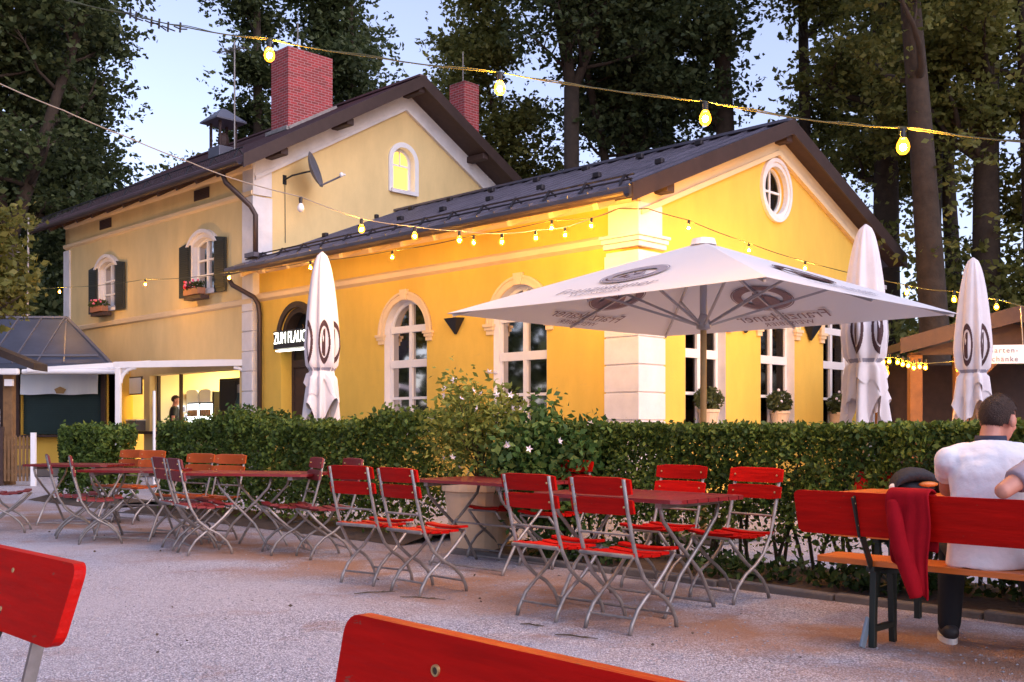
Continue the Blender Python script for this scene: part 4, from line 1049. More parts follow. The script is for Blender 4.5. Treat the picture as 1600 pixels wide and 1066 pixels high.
ME_ = Matrix.Translation((-.12 - .06 * .82 + .0155, .262, .86 - .056)) @ Matrix.Rotation(R(90), 4, 'Y')
b = MB(); b.rings([[tuple(ME_ @ Vector((r_ * math.cos(2 * PI * k / 16), r_ * 1.0 * math.sin(2 * PI * k / 16), z_))) for k in range(16)] for r_, z_ in ((.0062, -.002), (.0062, .0025), (.0092, .0025), (.0098, -.002))], cap=False); e_ = b.build('eyelet', 'screw_brass', o)
b = MB(); b.rings([[tuple(ME_ @ Vector((.0064 * math.cos(2 * PI * k / 16), .0064 * math.sin(2 * PI * k / 16), z_))) for k in range(16)] for z_ in (-.003, .0005)]); b.build('eyelet_hole', 'soil', e_)
o = make_bench(-2.0, .0, .865, .19, 'red bench backrest at the left edge, only its rounded end and one leg in view', legs=(.1, None)); o.location = (-1.02 - .15 * math.cos(R(45)), 2.44 - .15 * math.sin(R(45)), 0); o.rotation_euler = (0, 0, R(225))
b = MB(); b.beam((-.15, -.17, .70), (-.02, -.26, .0), .03, .014, up=(0, 1, 0)); b.build('back_leg', 'galvanised', o)
# table in front of the long bench
t = empty('beer_table', (2.02, 6.5, 0), BA, 'long orange beer table beyond the red bench with a dark cap on it', 'table')
b = MB(); q = []; rr_ = .05
for (cx, cy, a0) in ((.5 - rr_, .04 - rr_, 0), (rr_, .04 - rr_, PI / 2), (rr_, -2.2 + rr_, PI), (.5 - rr_, -2.2 + rr_, 1.5 * PI)):
    for k in range(5): a = a0 + PI / 2 * k / 4; q.append((cx + rr_ * math.cos(a), cy + rr_ * math.sin(a)))
b.extrude([q], lambda s, z, d: (s, z, d), .762, .79); b.build('tabletop', 'orange_paint', t, bevel=.005)
for y in (-.3, -1.85):
    b = MB(); b.box((.25, y, .745), (.42, .05, .03)); b.beam((.25, y, .70), (.25, y + (-.4 if y > -1 else .4), .745), .025, .025); b.build('underframe', 'green_steel', t)
    for x in (.08, .42): b = MB(); b.beam((x, y, .74), (x, y, 0), .035, .035, up=(0, 1, 0)); b.build('leg', 'green_steel', t)

# dark cap on the table
cp = Vector((2.02, 6.5, .79)) + Matrix.Rotation(BA, 3, 'Z') @ Vector((.26, -.34, 0))
t = empty('cap', cp, R(8), 'crumpled black cap with white trim lying on the orange table', 'cap')
b = MB(); rings = []
for i in range(9):
    a = PI * i / 8; rings.append([(-.135 * math.cos(a) * 1.0 + .02 * math.cos(2 * PI * k / 10) * math.cos(a), .085 * math.cos(2 * PI * k / 10), .015 + .085 * math.sin(a) + (.034 + .012 * math.sin(a)) * math.sin(2 * PI * k / 10) + .012) for k in range(10)])
b.rings(rings); b.build('crown', 'cap_black', t, smooth=True)
b = MB(); b.ball((.03, .02, .035), (.13, .10, .035), 14, 7); b.build('brim', 'cap_black', t, smooth=True)
b = MB(); b.ball((-.145, -.03, .03), (.018, .035, .03), 8, 5); b.ball((.13, -.05, .06), (.02, .02, .016), 8, 5); b.build('trim', 'sign_white', t, smooth=True)
b = MB(); b.ball((.06, -.075, .055), (.065, .02, .018), 10, 5); b.build('lining', 'lit_orange', t, smooth=True)

# red jacket over the bench back
t = empty('jacket', (1.57, 5.83, 0), BA, 'dark red jacket folded over the bench back, its sleeve corner hanging low', 'jacket')
rngj = random.Random(3)
def jacket(y0, y1, zs0, zs1, side):
    rows = []
    N = 14; Mx = 22
    for i in range(N + 1):
        y = y0 + (y1 - y0) * i / N; f = i / N
        zb = zs0 + (zs1 - zs0) * f; row = []
        fold = .012 * math.sin(f * 9 + .5) + .008 * math.sin(f * 23)
        for j in range(Mx + 1):
            g_ = j / Mx
            if g_ < .18: a = PI * g_ / .18; x = -.02 + .042 * math.cos(a); z = .850 + .026 * math.sin(a); x = .03 - .0 + x + .02
            else:
                h = (g_ - .18) / .82; z = .850 - (.850 - zb) * h; x = -.012 - .02 + .05 * h * .5 + fold * (1.2 * h + .3)
            if g_ < .18: x = .065 - (.065 + .035) * (g_ / .18)
            row.append((x - .03, y + .03 * (g_ ** 2) * (1 - 2 * f) + .006 * math.sin(g_ * 11 + f * 4), z))
        rows.append(row)
    return rows
def sheet(rows, th, name, m, par):
    b = MB(); n = len(rows[0])
    b.add([p for r in rows for p in r], [(i * n + j, i * n + j + 1, (i + 1) * n + j + 1, (i + 1) * n + j) for i in range(len(rows) - 1) for j in range(n - 1)])
    o = b.build(name, m, par, smooth=True); s = o.modifiers.new('solid', 'SOLIDIFY'); s.thickness = th; s.offset = 0
    ss = o.modifiers.new('sub', 'SUBSURF'); ss.levels = 1; ss.render_levels = 1
    return o
sheet(jacket(-.775, -.545, .31, .50, 0), .014, 'body', 'jacket_red', t)
b = MB(); b.tube([(-.045, -.58, .82), (-.06, -.60, .72), (-.055, -.63, .56), (-.05, -.68, .42), (-.04, -.70, .33)], [.035, .048, .05, .046, .036], 10)
sl = remesh(b, .012, 'sleeve', 'jacket_red', t, 4)
b = MB(); rows = [[(.05, -.775 + .23 * i / 8, .84 - .3 * j / 6 + .02 * math.sin(i)) for j in range(7)] for i in range(9)]
sheet(rows, .012, 'lining', 'jacket_red', t)

# ---------------------------------------------------------------- parasols
def face_map(A, Bp, C):
    """frame on a canopy panel A (rim left) B (rim right) C (apex): s along rim, z up the slope, d outward"""
    A, Bp, C = Vector(A), Vector(Bp), Vector(C); u = (Bp - A).normalized(); m = (A + Bp) / 2; v = C - m; v = (v - u * v.dot(u)).normalized(); n = u.cross(v).normalized()
    if n.z < 0: n = -n
    return lambda s, z, d: m + u * s + v * z + n * d
def emblem(mp, d, par, m1, m2, cz, sc, flip=1):
    """oval badge: dark band, light field, hooded figure with a mug in flat shapes"""
    def el(a, b_, n=36, x=0, z=0): return [(flip * (x + a * math.cos(2 * PI * k / n)) * sc, cz + (z + b_ * math.sin(2 * PI * k / n)) * sc) for k in range(n)]
    b = MB()
    b.extrude([el(.50, .40), el(.485, .385)], mp, d, d + .0015); b.extrude([el(.47, .37), el(.33, .25)], mp, d, d + .0015)
    body = [(-.24, -.22), (-.22, -.06), (-.14, .04), (-.10, .10), (-.05, .04), (.06, .04), (.12, .10), (.16, .02), (.22, -.08), (.24, -.22), (.10, -.25), (-.10, -.25)]
    b.extrude([[(flip * x * sc, cz + z * sc) for x, z in body]], mp, d, d + .0015)
    b.build('emblem', m1, par)
    b = MB(); b.extrude([el(.085, .085, 18, .01, .12), el(.06, .055, 18, .01, .115)], mp, d, d + .0015)
    b.extrude([[(flip * x * sc, cz + z * sc) for x, z in ((-.16, -.02), (-.06, -.01), (-.06, -.14), (-.16, -.15))]], mp, d + .002, d + .0032)
    b.extrude([[(flip * x * sc, cz + z * sc) for x, z in ((.02, -.02), (.14, .0), (.12, -.06), (.04, -.08))]], mp, d + .002, d + .0032); b.extrude([el(.05, .03, 14, .0, -.17)], mp, d + .002, d + .0032)
    for k in range(26):
        a = PI * (1.12 + .76 * k / 25) if k < 26 else 0
        x, z = .40 * math.cos(a), .31 * math.sin(a); b.extrude([[(flip * (x - .008) * sc, cz + (z - .018) * sc), (flip * (x + .008) * sc, cz + (z - .018) * sc), (flip * (x + .008) * sc, cz + (z + .018) * sc), (flip * (x - .008) * sc, cz + (z + .018) * sc)]], mp, d + .002, d + .0032)
    b.build('emblem_detail', m2, par)
UC = Vector((2.03, 11.2, 0)); HS = 1.92; RIM, APX = 2.40, 3.16
t = empty('open_parasol', UC, TH, 'large open square white parasol with printed oval emblem and lettering on a wooden pole', 'parasol')
cor = [(-HS, -HS, RIM), (HS, -HS, RIM), (HS, HS, RIM), (-HS, HS, RIM)]; apex = (0, 0, APX)
b = MB(); n = 8
for k in range(4):
    A, Bq = Vector(cor[k]), Vector(cor[(k + 1) % 4]); C = Vector(apex); rows = []
    for j in range(n + 1):
        f = j / n; w = 8
        P0 = A.lerp(C, f); P1 = Bq.lerp(C, f); row = []
        for i in range(w + 1):
            q = P0.lerp(P1, i / w); sag = .035 * math.sin(PI * i / w) * (1 - f) * 4 * f * .8 + (.02 * math.sin(PI * i / w) if j == 0 else 0); q.z -= sag * .6
            row.append(tuple(q))
        rows.append(row)
    m_ = n; nn = 9
    b.add([p for r in rows for p in r], [(i * nn + j, i * nn + j + 1, (i + 1) * nn + j + 1, (i + 1) * nn + j) for i in range(m_) for j in range(nn - 1)])
cv = b.build('canopy', 'canvas', t); sm = cv.modifiers.new('solid', 'SOLIDIFY'); sm.thickness = .004; sm.offset = 0
fmk = leafmat('canvas_cloth', (.80, .78, .79), (.80, .78, .79), (.80, .78, .79), .28, .8); cv.data.materials.clear(); cv.data.materials.append(fmk)
for k in range(4):
    mp = face_map(cor[k], cor[(k + 1) % 4], apex); back = k in (1, 2)
    for side, d in ((1, .006), (-1, -.034)):
        m1 = 'print_brown' if side == 1 else 'print_back'
        emblem(mp, d, cv, 'print_grey' if side > 0 and k == 3 else m1, m1, .80, .76, 1)
        # face_map runs left to right seen from outside; the print shows through mirrored below
        text_mb('Franziskaner', .27, mp, d, 0, spacing=1.02, squash=.86).build('lettering', 'print_grey' if side > 0 else 'print_back', cv)
        mp2 = (lambda mp_: (lambda s, z, dd: mp_(s, z + .0, dd)))(mp)
        for oo in (cv.children[-1],):
            for v in oo.data.vertices:
                pass
        w = text_mb('WEISSBIER', .13, mp, d, 0, spacing=1.1)
        w.build('lettering', 'print_grey' if side > 0 else 'print_back', cv)
def shift_text():
    for o in cv.children:
        if not o.name.startswith('lettering'): continue
        c = sum((v.co for v in o.data.vertices), Vector()) / len(o.data.vertices)
        k = max(range(4), key=lambda i: ((Vector(cor[i]) + Vector(cor[(i + 1) % 4])) / 2).dot(c))
        up = (Vector(apex) - (Vector(cor[k]) + Vector(cor[(k + 1) % 4])) / 2).normalized()
        dz = .33 if max(v.co.z for v in o.data.vertices) - min(v.co.z for v in o.data.vertices) > .055 else .15
        for v in o.data.vertices: v.co += up * dz
shift_text()
b = MB(); b.lathe([(.0, APX - .03), (.14, APX - .035), (.12, APX + .03), (.03, APX + .05), (.0, APX + .05)], 16); b.build('top_cap', 'canvas', t)
b = MB(); b.lathe([(.034, 0), (.034, 2.3), (.03, 2.31), (.03, 3.1)], 16); b.build('pole', 'pole_wood', t, smooth=True)
b = MB(); b.lathe([(.03, 2.22), (.075, 2.24), (.08, 2.31), (.05, 2.36), (.036, 2.40)], 16); b.build('hub', 'alu', t, smooth=True)
b = MB(); b.lathe([(.0295, 2.32), (.038, 2.33), (.038, 3.05), (.03, 3.06)], 14); b.build('upper_tube', 'alu', t, smooth=True)
ends = cor + [tuple((Vector(cor[k]) + Vector(cor[(k + 1) % 4])) / 2) for k in range(4)]
for e in ends:
    E = Vector(e); A_ = Vector(apex); b = MB(); p1 = E.lerp(A_, .02); b.beam(p1 - Vector((0, 0, .035)), A_ - Vector((0, 0, .06)), .022, .03); rb = b.build('rib', 'alu', t)
    b = MB(); q = E.lerp(A_, .46) - Vector((0, 0, .05)); b.beam((E.x * .03, E.y * .03, 2.28), q, .02, .024); b.build('strut', 'alu', rb)
b = MB(); b.box((0, 0, .04), (.9, .9, .08)); b.build('base', 'kerbstone', t, bevel=.02)

def closed_parasol(x, y, h, label, seed, s=1.0, prints=True, tie=.56):
    t = empty('closed_parasol', (x, y, 0), 0, label, 'parasol', 'closed white parasols')
    rg = random.Random(seed); ph = [rg.uniform(0, 6.28) for _ in range(6)]
    zb = 1.28; tz = zb + (h - zb) * .30
    def S(th, f, off=0):
        """f 0 at the hem .. 1 at the tip"""
        z = zb + (h - zb) * f
        if z > tz:
            g_ = min(1, (z - tz) / (h - tz)); r = .205 * max(0, 1 - g_ ** 2.6) ** .42 * (.80 + .20 * (1 - g_)) * min(1, .82 + g_ * .9)
            r = max(r, .010)
            amp = .20 * (1 - g_ * .75)
        else:
            g_ = max(0, min(1, (tz - z) / (tz - zb))); r = .138 + .052 * g_ ** .75; amp = .16 + .24 * g_
        r *= s
        rr_ = r * (1 + amp * math.sin(8 * th + ph[0] + .5 * f) * .75 + amp * .45 * math.sin(5 * th + ph[1] + 2 * f) + .03 * math.sin(13 * th + ph[4]))
        zz = z
        if f < .16: zz = z + (.16 - f) / .16 * (.16 * math.sin(4 * th + ph[2]) + .07 * math.sin(9 * th + ph[3]) + .05)
        if abs(z - tz) < .05: rr_ *= .86
        return ((rr_ + off) * math.cos(th), (rr_ + off) * math.sin(th), zz)
    N, Mz = 96, 46; b = MB()
    b.rings([[S(2 * PI * k / N, j / Mz) for k in range(N)] for j in range(Mz + 1)], cap=False); cv = b.build('canopy', 'canvas_worn', t, smooth=True)
    # second, shorter flap layer of cloth below the tie
    b = MB(); b.rings([[(lambda p: (p[0] * 1.12, p[1] * 1.12, tz - (tz - zb) * (.45 + .16 * math.sin(3 * 2 * PI * k / N + ph[4]) + .10 * math.sin(7 * 2 * PI * k / N + ph[5])) * (1 - j / 10)))(S(2 * PI * k / N + .3, .30 * (.6 + .4 * j / 10))) for k in range(N)] for j in range(11)], cap=False); b.build('flap', 'canvas_worn', cv, smooth=True)
    b = MB(); b.rings([[tuple(c * (1.07 if i < 2 else 1) for i, c in enumerate(S(2 * PI * k / 40, .30 + .012 * j))) for k in range(40)] for j in (-1, 1)], cap=False); b.build('tie_strap', 'print_grey', t)
    if prints:
        for th0 in (-2.35, -1.25, -.3, .9, 2.2):
            b = MB(); da = .030; N1, N2 = 48, 56; f0 = .46
            for i in range(N1):
                for j in range(N2):
                    u = (i + .5) / N1 * 2 - 1; v = (j + .5) / N2 * 2 - 1; q = u * u + v * v
                    fig = abs(u + .1) < .30 and -.7 < v < .30 + .3 * math.sin(u * 9) or (u * u / .05 + (v - .42) ** 2 / .03) < 1
                    if not (.52 < q < .98 or (q < .42 and fig)): continue
                    a0, a1 = th0 + (i / N1 * 2 - 1) * .36, th0 + ((i + 1) / N1 * 2 - 1) * .36; e0, e1 = f0 + (j / N2 * 2 - 1) * .13, f0 + ((j + 1) / N2 * 2 - 1) * .13
                    b.add([S(a0, e0, .004), S(a1, e0, .004), S(a1, e1, .004), S(a0, e1, .004)], [(0, 1, 2, 3)])
            b.build('emblem', 'print_brown', cv, smooth=True)
    b = MB(); b.tube([(0, 0, 0), (0, 0, h - .02)], .032, 10); b.build('pole', 'pole_wood', t)
    b = MB(); b.box((0, 0, .04), (.6, .6, .08)); b.build('base', 'kerbstone', t, bevel=.02)
    return t
closed_parasol(-2.32, 12.9, 3.34, 'closed white parasol standing in front of the entrance and its lit sign', 1, 1.0)
closed_parasol(4.12, 12.3, 3.56, 'closed white parasol at the right house corner, behind the open parasol', 2, 1.22)
closed_parasol(5.98, 13.7, 3.40, 'closed white parasol standing before the garden hut', 3, 1.08)
# ---------------------------------------------------------------- strings of bulbs
def light_string(label, pts, bulbs, cm_, r=.0075, gm='bulb_lit', br=.036, off=(), twin=None):
    t = empty('light_string', (0, 0, 0), 0, label, 'string lights', 'strings of warm bulbs over the garden')
    P = [Vector(p) for p in pts]; path = []
    for a, c in zip(P, P[1:]):
        n = 10; L = (c - a).length
        for i in range(n): f = i / n; q = a.lerp(c, f); q.z -= .018 * L * 4 * f * (1 - f) * .6; path.append(q)
    path.append(P[-1])
    b = MB(); b.tube(path, r, 6)
    if twin:
        b.tube([q + Vector((0, .02, twin * (1 + .6 * math.sin(i * .7)))) for i, q in enumerate(path)], r * .7, 5)
    b.build('cable', cm_, t)
    for k, p in enumerate(bulbs):
        p = Vector(p); m = 'bulb_off' if k in off else gm
        b = MB(); s = br / .036; gm_ = 'bulb_glass' if k not in off else 'bulb_off'
        b.lathe([(.0, -.045), (.018, -.041), (.031, -.026), (.036, -.006), (.033, .014), (.024, .034), (.015, .05), (.0, .052)], 14, p, M=None) if s == 1 else b.lathe([(q[0] * s, q[1] * s) for q in [(.0, -.045), (.018, -.041), (.031, -.026), (.036, -.006), (.033, .014), (.024, .034), (.015, .05), (.0, .052)]], 14, p)
        bo = b.build('bulb', gm_, t, smooth=True)
        if k not in off: b = MB(); b.ball(p + Vector((0, 0, -.004 * s)), (.0165 * s, .0165 * s, .019 * s), 10, 7); b.build('filament', m, bo, smooth=True)
        b = MB(); b.lathe([(.015, .046), (.02, .052), (.021, .10), (.014, .11), (.0, .11)], 10, p); b.build('socket', 'black_plastic', bo)
    return t
UPV = Vector((0, 0, .115))
def hung(lst): return [at(x, y, Y) for x, y, Y in lst]
# the near string across the top
bl = hung([(421, 86, 8.0), (781, 138, 7.6), (1102, 185, 7.2), (1411, 229, 6.6)])
ln = hung([(60, -12, 9.2), (200, 22, 8.7), (292, 43, 8.4)]) + [bl[0] + UPV] + hung([(600, 92, 7.85)]) + [bl[1] + UPV] + hung([(940, 139, 7.45)]) + [bl[2] + UPV] + hung([(1290, 191, 6.9)]) + [bl[3] + UPV] + hung([(1610, 223, 6.2), (1900, 215, 5.6)])
ns_ = light_string('nearest string of four large bulbs crossing the top of the photo before chimneys and trees', ln, bl, 'cable_green', .005, 'bulb_near', .041, twin=.012)
for k, (x, y) in enumerate(((203, 17), (212, 22), (236, 30), (248, 33), (262, 38), (281, 39))):
    b = MB(); p = at(x, y + 6, 8.65); b.tube([p + Vector((-.05, 0, .02)), p + Vector((0, .01, .0)), p + Vector((.06, 0, -.045 + .02 * (k % 3)))], .006, 5); b.tube([p + Vector((0, 0, -.03)), p + Vector((.005, 0, .05))], .009, 5); b.build('cable_clip', 'black_plastic', ns_)
b2 = hung([(470, 325, 11.0), (565, 358, 11.6), (648, 369, 12.6), (718, 375, 13.5), (784, 378, 14.6), (837, 372, 15.5), (883, 367, 16.1)])
l2 = hung([(-60, 105, 9.2), (0, 131, 9.5), (100, 173, 9.8), (200, 215, 10.1), (300, 255, 10.4), (357, 277, 10.6)]) + [p + UPV for p in b2] + [at(962, 327, 16.75)]
light_string('string of bulbs sloping from the dark left trees to the wing corner, one bulb unlit', l2, b2, 'cable_white', .0055, off=(0,))
b3 = hung([(93, 456, 28.0), (227, 444, 25.4), (358, 434, 22.3), (485, 418, 20.2), (613, 402, 18.6), (740, 379, 17.0), (862, 356, 15.8), (924, 353, 15.3)])
l3 = [at(41, 452, 28.9)] + [p + UPV for p in b3] + [at(966, 326, 16.72)]
light_string('string of bulbs running low along the long yellow wall from the light pole', l3, b3, 'cable_green', .007)
b4 = hung([(1076, 356, 15.9), (1170, 391, 16.9), (1258, 419, 18.0), (1417, 457, 16.6), (1491, 468, 14.6), (1557, 480, 15.5)])
l4 = [at(966, 326, 16.72), at(1012, 326, 16.45)] + [p + UPV for p in b4] + [at(1660, 492, 15.6)]
light_string('string of bulbs crossing the gable wall towards the garden hut', l4, b4, 'cable_green', .008)
rg = random.Random(8); b5 = [at(1372 + 9.5 * i + rg.uniform(-2, 2), 563 + 1.6 * i + rg.uniform(-3, 3), 15.0) for i in range(9)] + [at(1381 + 5 * i, 583, 15.2) for i in range(2)] + [at(1497, 577, 14.9)]
light_string('short dense row of small fairy lights glowing by the garden hut', [b5[0] + Vector((-.4, 0, .1))] + [p + Vector((0, 0, .06)) for p in b5[:9]] + [b5[8] + Vector((.5, 0, .1))], b5, 'cable_green', .006, 'fairy_lit', .030)

# ---------------------------------------------------------------- hedges and shrubs
def hedge(name, label, t0, t1, w, zb, zt, n, seed, round_top=0.0, mat_='leaf_hedge', o0=0.0, taper=False, stems=True, leaf=.062):
    rg = np.random.default_rng(seed); root = empty(name, hl(0), TH, label, 'hedge')
    L = t1 - t0
    y = rg.uniform(t0, t1, n); f = rg.random(n)
    top = zt + round_top * (np.sin(y * 1.7 + seed) * .5 + np.sin(y * 3.9 + 1.3 * seed) * .3 + np.sin(y * 8.3) * .12) * 1.0
    # most leaves near the clipped faces, some inside
    side = rg.random(n); x = np.empty(n); z = np.empty(n)
    hw = w / 2
    k = side < .38; x[k] = -hw + np.abs(rg.normal(0, .055, k.sum())) - .02 * rg.random(k.sum()); z[k] = zb + (top[k] - zb) * rg.random(k.sum()) ** .85
    k = (side >= .38) & (side < .64); x[k] = rg.uniform(-hw, hw, k.sum()); z[k] = top[k] - np.abs(rg.normal(0, .05, k.sum()))
    k = (side >= .64) & (side < .74); x[k] = hw - np.abs(rg.normal(0, .06, k.sum())); z[k] = zb + (top[k] - zb) * rg.random(k.sum())
    k = side >= .74; x[k] = rg.uniform(-hw, hw, k.sum()); z[k] = zb + (top[k] - zb) * rg.random(k.sum())
    bulge = .05 * np.sin(y * 5.1 + seed) * np.sin(z * 6 + y) + .035 * np.sin(y * 13 + z * 9)
    x = x + np.sign(x) * bulge; z = z + (.045 if round_top > .03 else .018) * rg.normal(size=n)
    e = np.minimum(y - t0, t1 - y); rr_ = np.clip(e / .35, 0, 1); x *= (.45 + .55 * np.sqrt(rr_)); z = zb + (z - zb) * (.90 + .10 * np.sqrt(rr_))
    # thin, gappy lower part
    keep = (z > zb + .30) | (rg.random(n) < ((z - zb + .05) / .42) ** 1.4) 
    holes = (np.sin(y * 7.3 + z * 4 + seed) + np.sin(y * 2.9 - z * 11) + np.sin(z * 17 + y * 3)) > 2.15
    keep &= ~(holes & (z < zb + .72))
    P = np.stack([x + o0, y, z], 1)[keep]
    obj('foliage', leaf_mesh('foliage', P, leaf, rg, .62, mat_, svar=.45), root)
    if stems:
        b = MB(); r2 = random.Random(seed); s = t0 + .15
        while s < t1 - .1:
            for _ in range(3):
                a = r2.uniform(-.16, .16); c = r2.uniform(-.16, .16); x0 = o0 + r2.uniform(-.12, .12)
                b.tube([(x0, s + r2.uniform(-.05, .05), 0), (x0 + a * .4, s + c * .5, .35), (x0 + a, s + c, .75), (x0 + a * 1.5, s + c * 1.6, 1.0)], [.017, .014, .010, .004], 5)
            s += r2.uniform(.22, .36)
        b.build('stem', 'stem', root)
    return root
hedge('hedge', 'long flat-topped clipped hedge on the right, running behind the man in white', -2.6, 2.84, .72, .22, 1.20, 64000, 5, .012, leaf=.046)
hedge('hedge', 'long leafy hedge with uneven light green top before the long yellow wall', 4.06, 9.95, .85, .05, 1.25, 40000, 7, .12, stems=False, leaf=.060)
hedge('hedge', 'small rounded hedge at left in front of the yellow kiosk base', 11.75, 13.3, .85, .05, 1.20, 13000, 9, .06, stems=False, leaf=.075)

def bush(name, label, cat, loc, rad, zc, n, leafsize, m, seed, stems=8, stem_h=None, blossoms=(), clump=16, aspect=.6, flat=.0):
    rg = np.random.default_rng(seed); r2 = random.Random(seed); t = empty(name, loc, 0, label, cat)
    C = rg.normal(size=(clump, 3)); C /= np.linalg.norm(C, axis=1)[:, None]; C = C * (rg.random((clump, 1)) ** .5) * np.array(rad) * .85
    idx = rg.integers(0, clump, n); P = C[idx] + rg.normal(size=(n, 3)) * np.array(rad) * .19; P[:, 2] += zc
    P = P[P[:, 2] > .05]
    obj('foliage', leaf_mesh('foliage', P, leafsize, rg, aspect, m, flat), t)
    if stems:
        b = MB(); z0 = stem_h or 0
        for k in range(stems):
            c = C[k % clump]; b.tube([(r2.uniform(-.06, .06), r2.uniform(-.06, .06), z0), (c[0] * .35, c[1] * .35, z0 + (c[2] + zc - z0) * .5), (c[0], c[1], c[2] + zc)], [.012, .009, .004], 5)
        b.build('stem', 'stem', t)
    for (m2, k, r) in blossoms:
        b = MB()
        for i in range(k):
            d = Vector(rg.normal(size=3)); d.normalize(); d.y = -abs(d.y); p = Vector((d.x * rad[0] * .95, d.y * rad[1] * .95, d.z * rad[2] * .9 + zc))
            M = Matrix.Translation(p) @ Matrix.Rotation(r2.uniform(0, 6), 4, 'Z') @ Matrix.Rotation(r2.uniform(.4, 1.5), 4, 'X')
            for q in range(5):
                a = 2 * PI * q / 5; ca, sa = math.cos(a), math.sin(a)
                b.add([(0, 0, 0), (r * .5 * math.cos(a - .5), r * .5 * math.sin(a - .5), .01), (r * ca, r * sa, .018), (r * .5 * math.cos(a + .5), r * .5 * math.sin(a + .5), .01)], [(0, 1, 2, 3)], M)
        b.build('blossom', m2, t)
    return t
PL = Vector((-.31, 10.15, 0))
t = empty('planter', PL, TH, 'large cream tapered planter pot in the hedge gap holding a flowering shrub', 'planter')
b = MB(); b.lathe([(.0, 0), (.25, 0), (.27, .04), (.335, .56), (.335, .58), (.365, .59), (.365, .68), (.33, .68), (.31, .60), (.0, .60)], 26); b.build('pot', 'terracotta_cream', t, smooth=False)
b = MB(); b.lathe([(.0, .62), (.31, .62), (.31, .60), (.0, .59)], 20); b.build('potting_soil', 'soil', t)
bush('flowering_shrub', 'tall loose yellow-green flowering shrub with pale lilac blossoms growing in the cream planter', 'shrub', PL + Vector((.02, 0, 0)), (.52, .46, .56), 1.22, 3400, .07, 'leaf_shrub', 21, 22, .6, (('flower_white', 22, .038),), 36, .45, .3)
bush('leafy_bush', 'bright green large-leaved bush with pale flecks at the left end of the clipped hedge', 'bush', Vector((.42, 9.55, 0)), (.62, .50, .60), .78, 7500, .075, 'leaf_bush', 22, 12, 0, (('flower_white', 14, .035), ('flower_red', 1, .06)), 26, .6)
bush('leafy_bush', 'light green bush behind the long hedge, in front of the bottle and black cabinet', 'bush', site(-1.6, 9.1), (.50, .45, .50), 1.15, 1600, .10, 'leaf_bush', 23, 8, 0, (), 18, .6)
bush('potted_bush', 'small round green plant at the foot of the entrance wall beside the closed parasol', 'bush', site(-.55, 8.1), (.28, .28, .28), 1.15, 800, .08, 'leaf_bush', 24, 6, 0, (), 10, .6)
# low plants in the bed below the hedge
rg = np.random.default_rng(31); n = 3600
P = np.stack([rg.uniform(-.66, -.05, n), rg.uniform(-3.2, 2.3, n), np.zeros(n)], 1)
kk = (np.sin(P[:, 1] * 5.1) + np.sin(P[:, 1] * 2.3 + P[:, 0] * 7) + np.sin(P[:, 0] * 11 + P[:, 1])) > .05
P = P[kk]; P[:, 2] = .05 + rg.random(len(P)) * .17
o = obj('ground_cover', leaf_mesh('ground_cover', P, .075, rg, .55, 'leaf_low')); o.location = H0; o.rotation_euler = (0, 0, TH); tag(o, 'low leafy ground cover in the bed under the clipped hedge', 'plants', kind='stuff')
# fallen leaves and grit on the gravel
rg = np.random.default_rng(33); n = 130
P = np.stack([rg.uniform(-6, 4.5, n), rg.uniform(2.2, 13, n), np.full(n, .012)], 1)
me = leaf_mesh('fallen_leaves', P, .03, rg, .6, 'soil', flat=.9); o = obj('fallen_leaves', me); tag(o, 'scattered brown fallen leaves on the gravel', 'leaves', kind='stuff')
rg = np.random.default_rng(34); n = 9000
Y = 1.7 + 9 * rg.random(n) ** 1.6; X = (rg.random(n) - .5) * Y * 1.15
P = np.stack([X, Y, np.full(n, .004)], 1)
s = (.003 + .006 * rg.random(n) ** 2)[:, None]
tet = np.array([[1, 0, -.3], [-.5, .87, -.3], [-.5, -.87, -.3], [0, 0, .8]])
ang = rg.uniform(0, 6.28, n); ca, sa = np.cos(ang), np.sin(ang)
V = np.empty((n, 4, 3))
for i in range(4):
    V[:, i, 0] = P[:, 0] + s[:, 0] * (tet[i, 0] * ca - tet[i, 1] * sa) * 1.3; V[:, i, 1] = P[:, 1] + s[:, 0] * (tet[i, 0] * sa + tet[i, 1] * ca); V[:, i, 2] = P[:, 2] + s[:, 0] * tet[i, 2] * .8
fi = (np.arange(n)[:, None] * 4 + np.array([0, 1, 3, 1, 2, 3, 2, 0, 3])[None]).reshape(-1, 3)
me = bpy.data.meshes.new('loose_gravel'); me.from_pydata(V.reshape(-1, 3).tolist(), [], fi.tolist())
gm = MATS['gravel'].copy(); gm.name = 'gravel_stone'
mat('stone', (.44, .42, .45), .95, var=.6, vscale=30); me.materials.append(MATS['stone'])
o = obj('loose_gravel', me); tag(o, 'loose pale gravel stones scattered over the yard', 'gravel', kind='stuff')
for i, (x, y, a, L, lb) in enumerate(((-.98, 7.55, 20, .30, 'short dark twig on the gravel by the feet of the chair standing apart'), (-.62, 7.30, -20, .34, 'longer dark twig on the gravel by the second chair'), (.12, 6.30, -30, .16, 'tiny dark twig left of the two near chairs'), (.36, 5.95, -28, .26, 'dark twig on the gravel in front of the nearest chair'))):
    t = empty('twig', (x, y, .008), R(a), lb, 'twig'); b = MB(); b.tube([(-L / 2, 0, 0), (-L * .15, .012, .004), (L * .2, -.008, .003), (L / 2, .01, 0)], [.003, .005, .004, .002], 6); b.build('stick', 'stem', t); b = MB(); b.tube([(L * .1, 0, .002), (L * .25, .03, .005)], [.003, .002], 5); b.build('spur', 'stem', t)

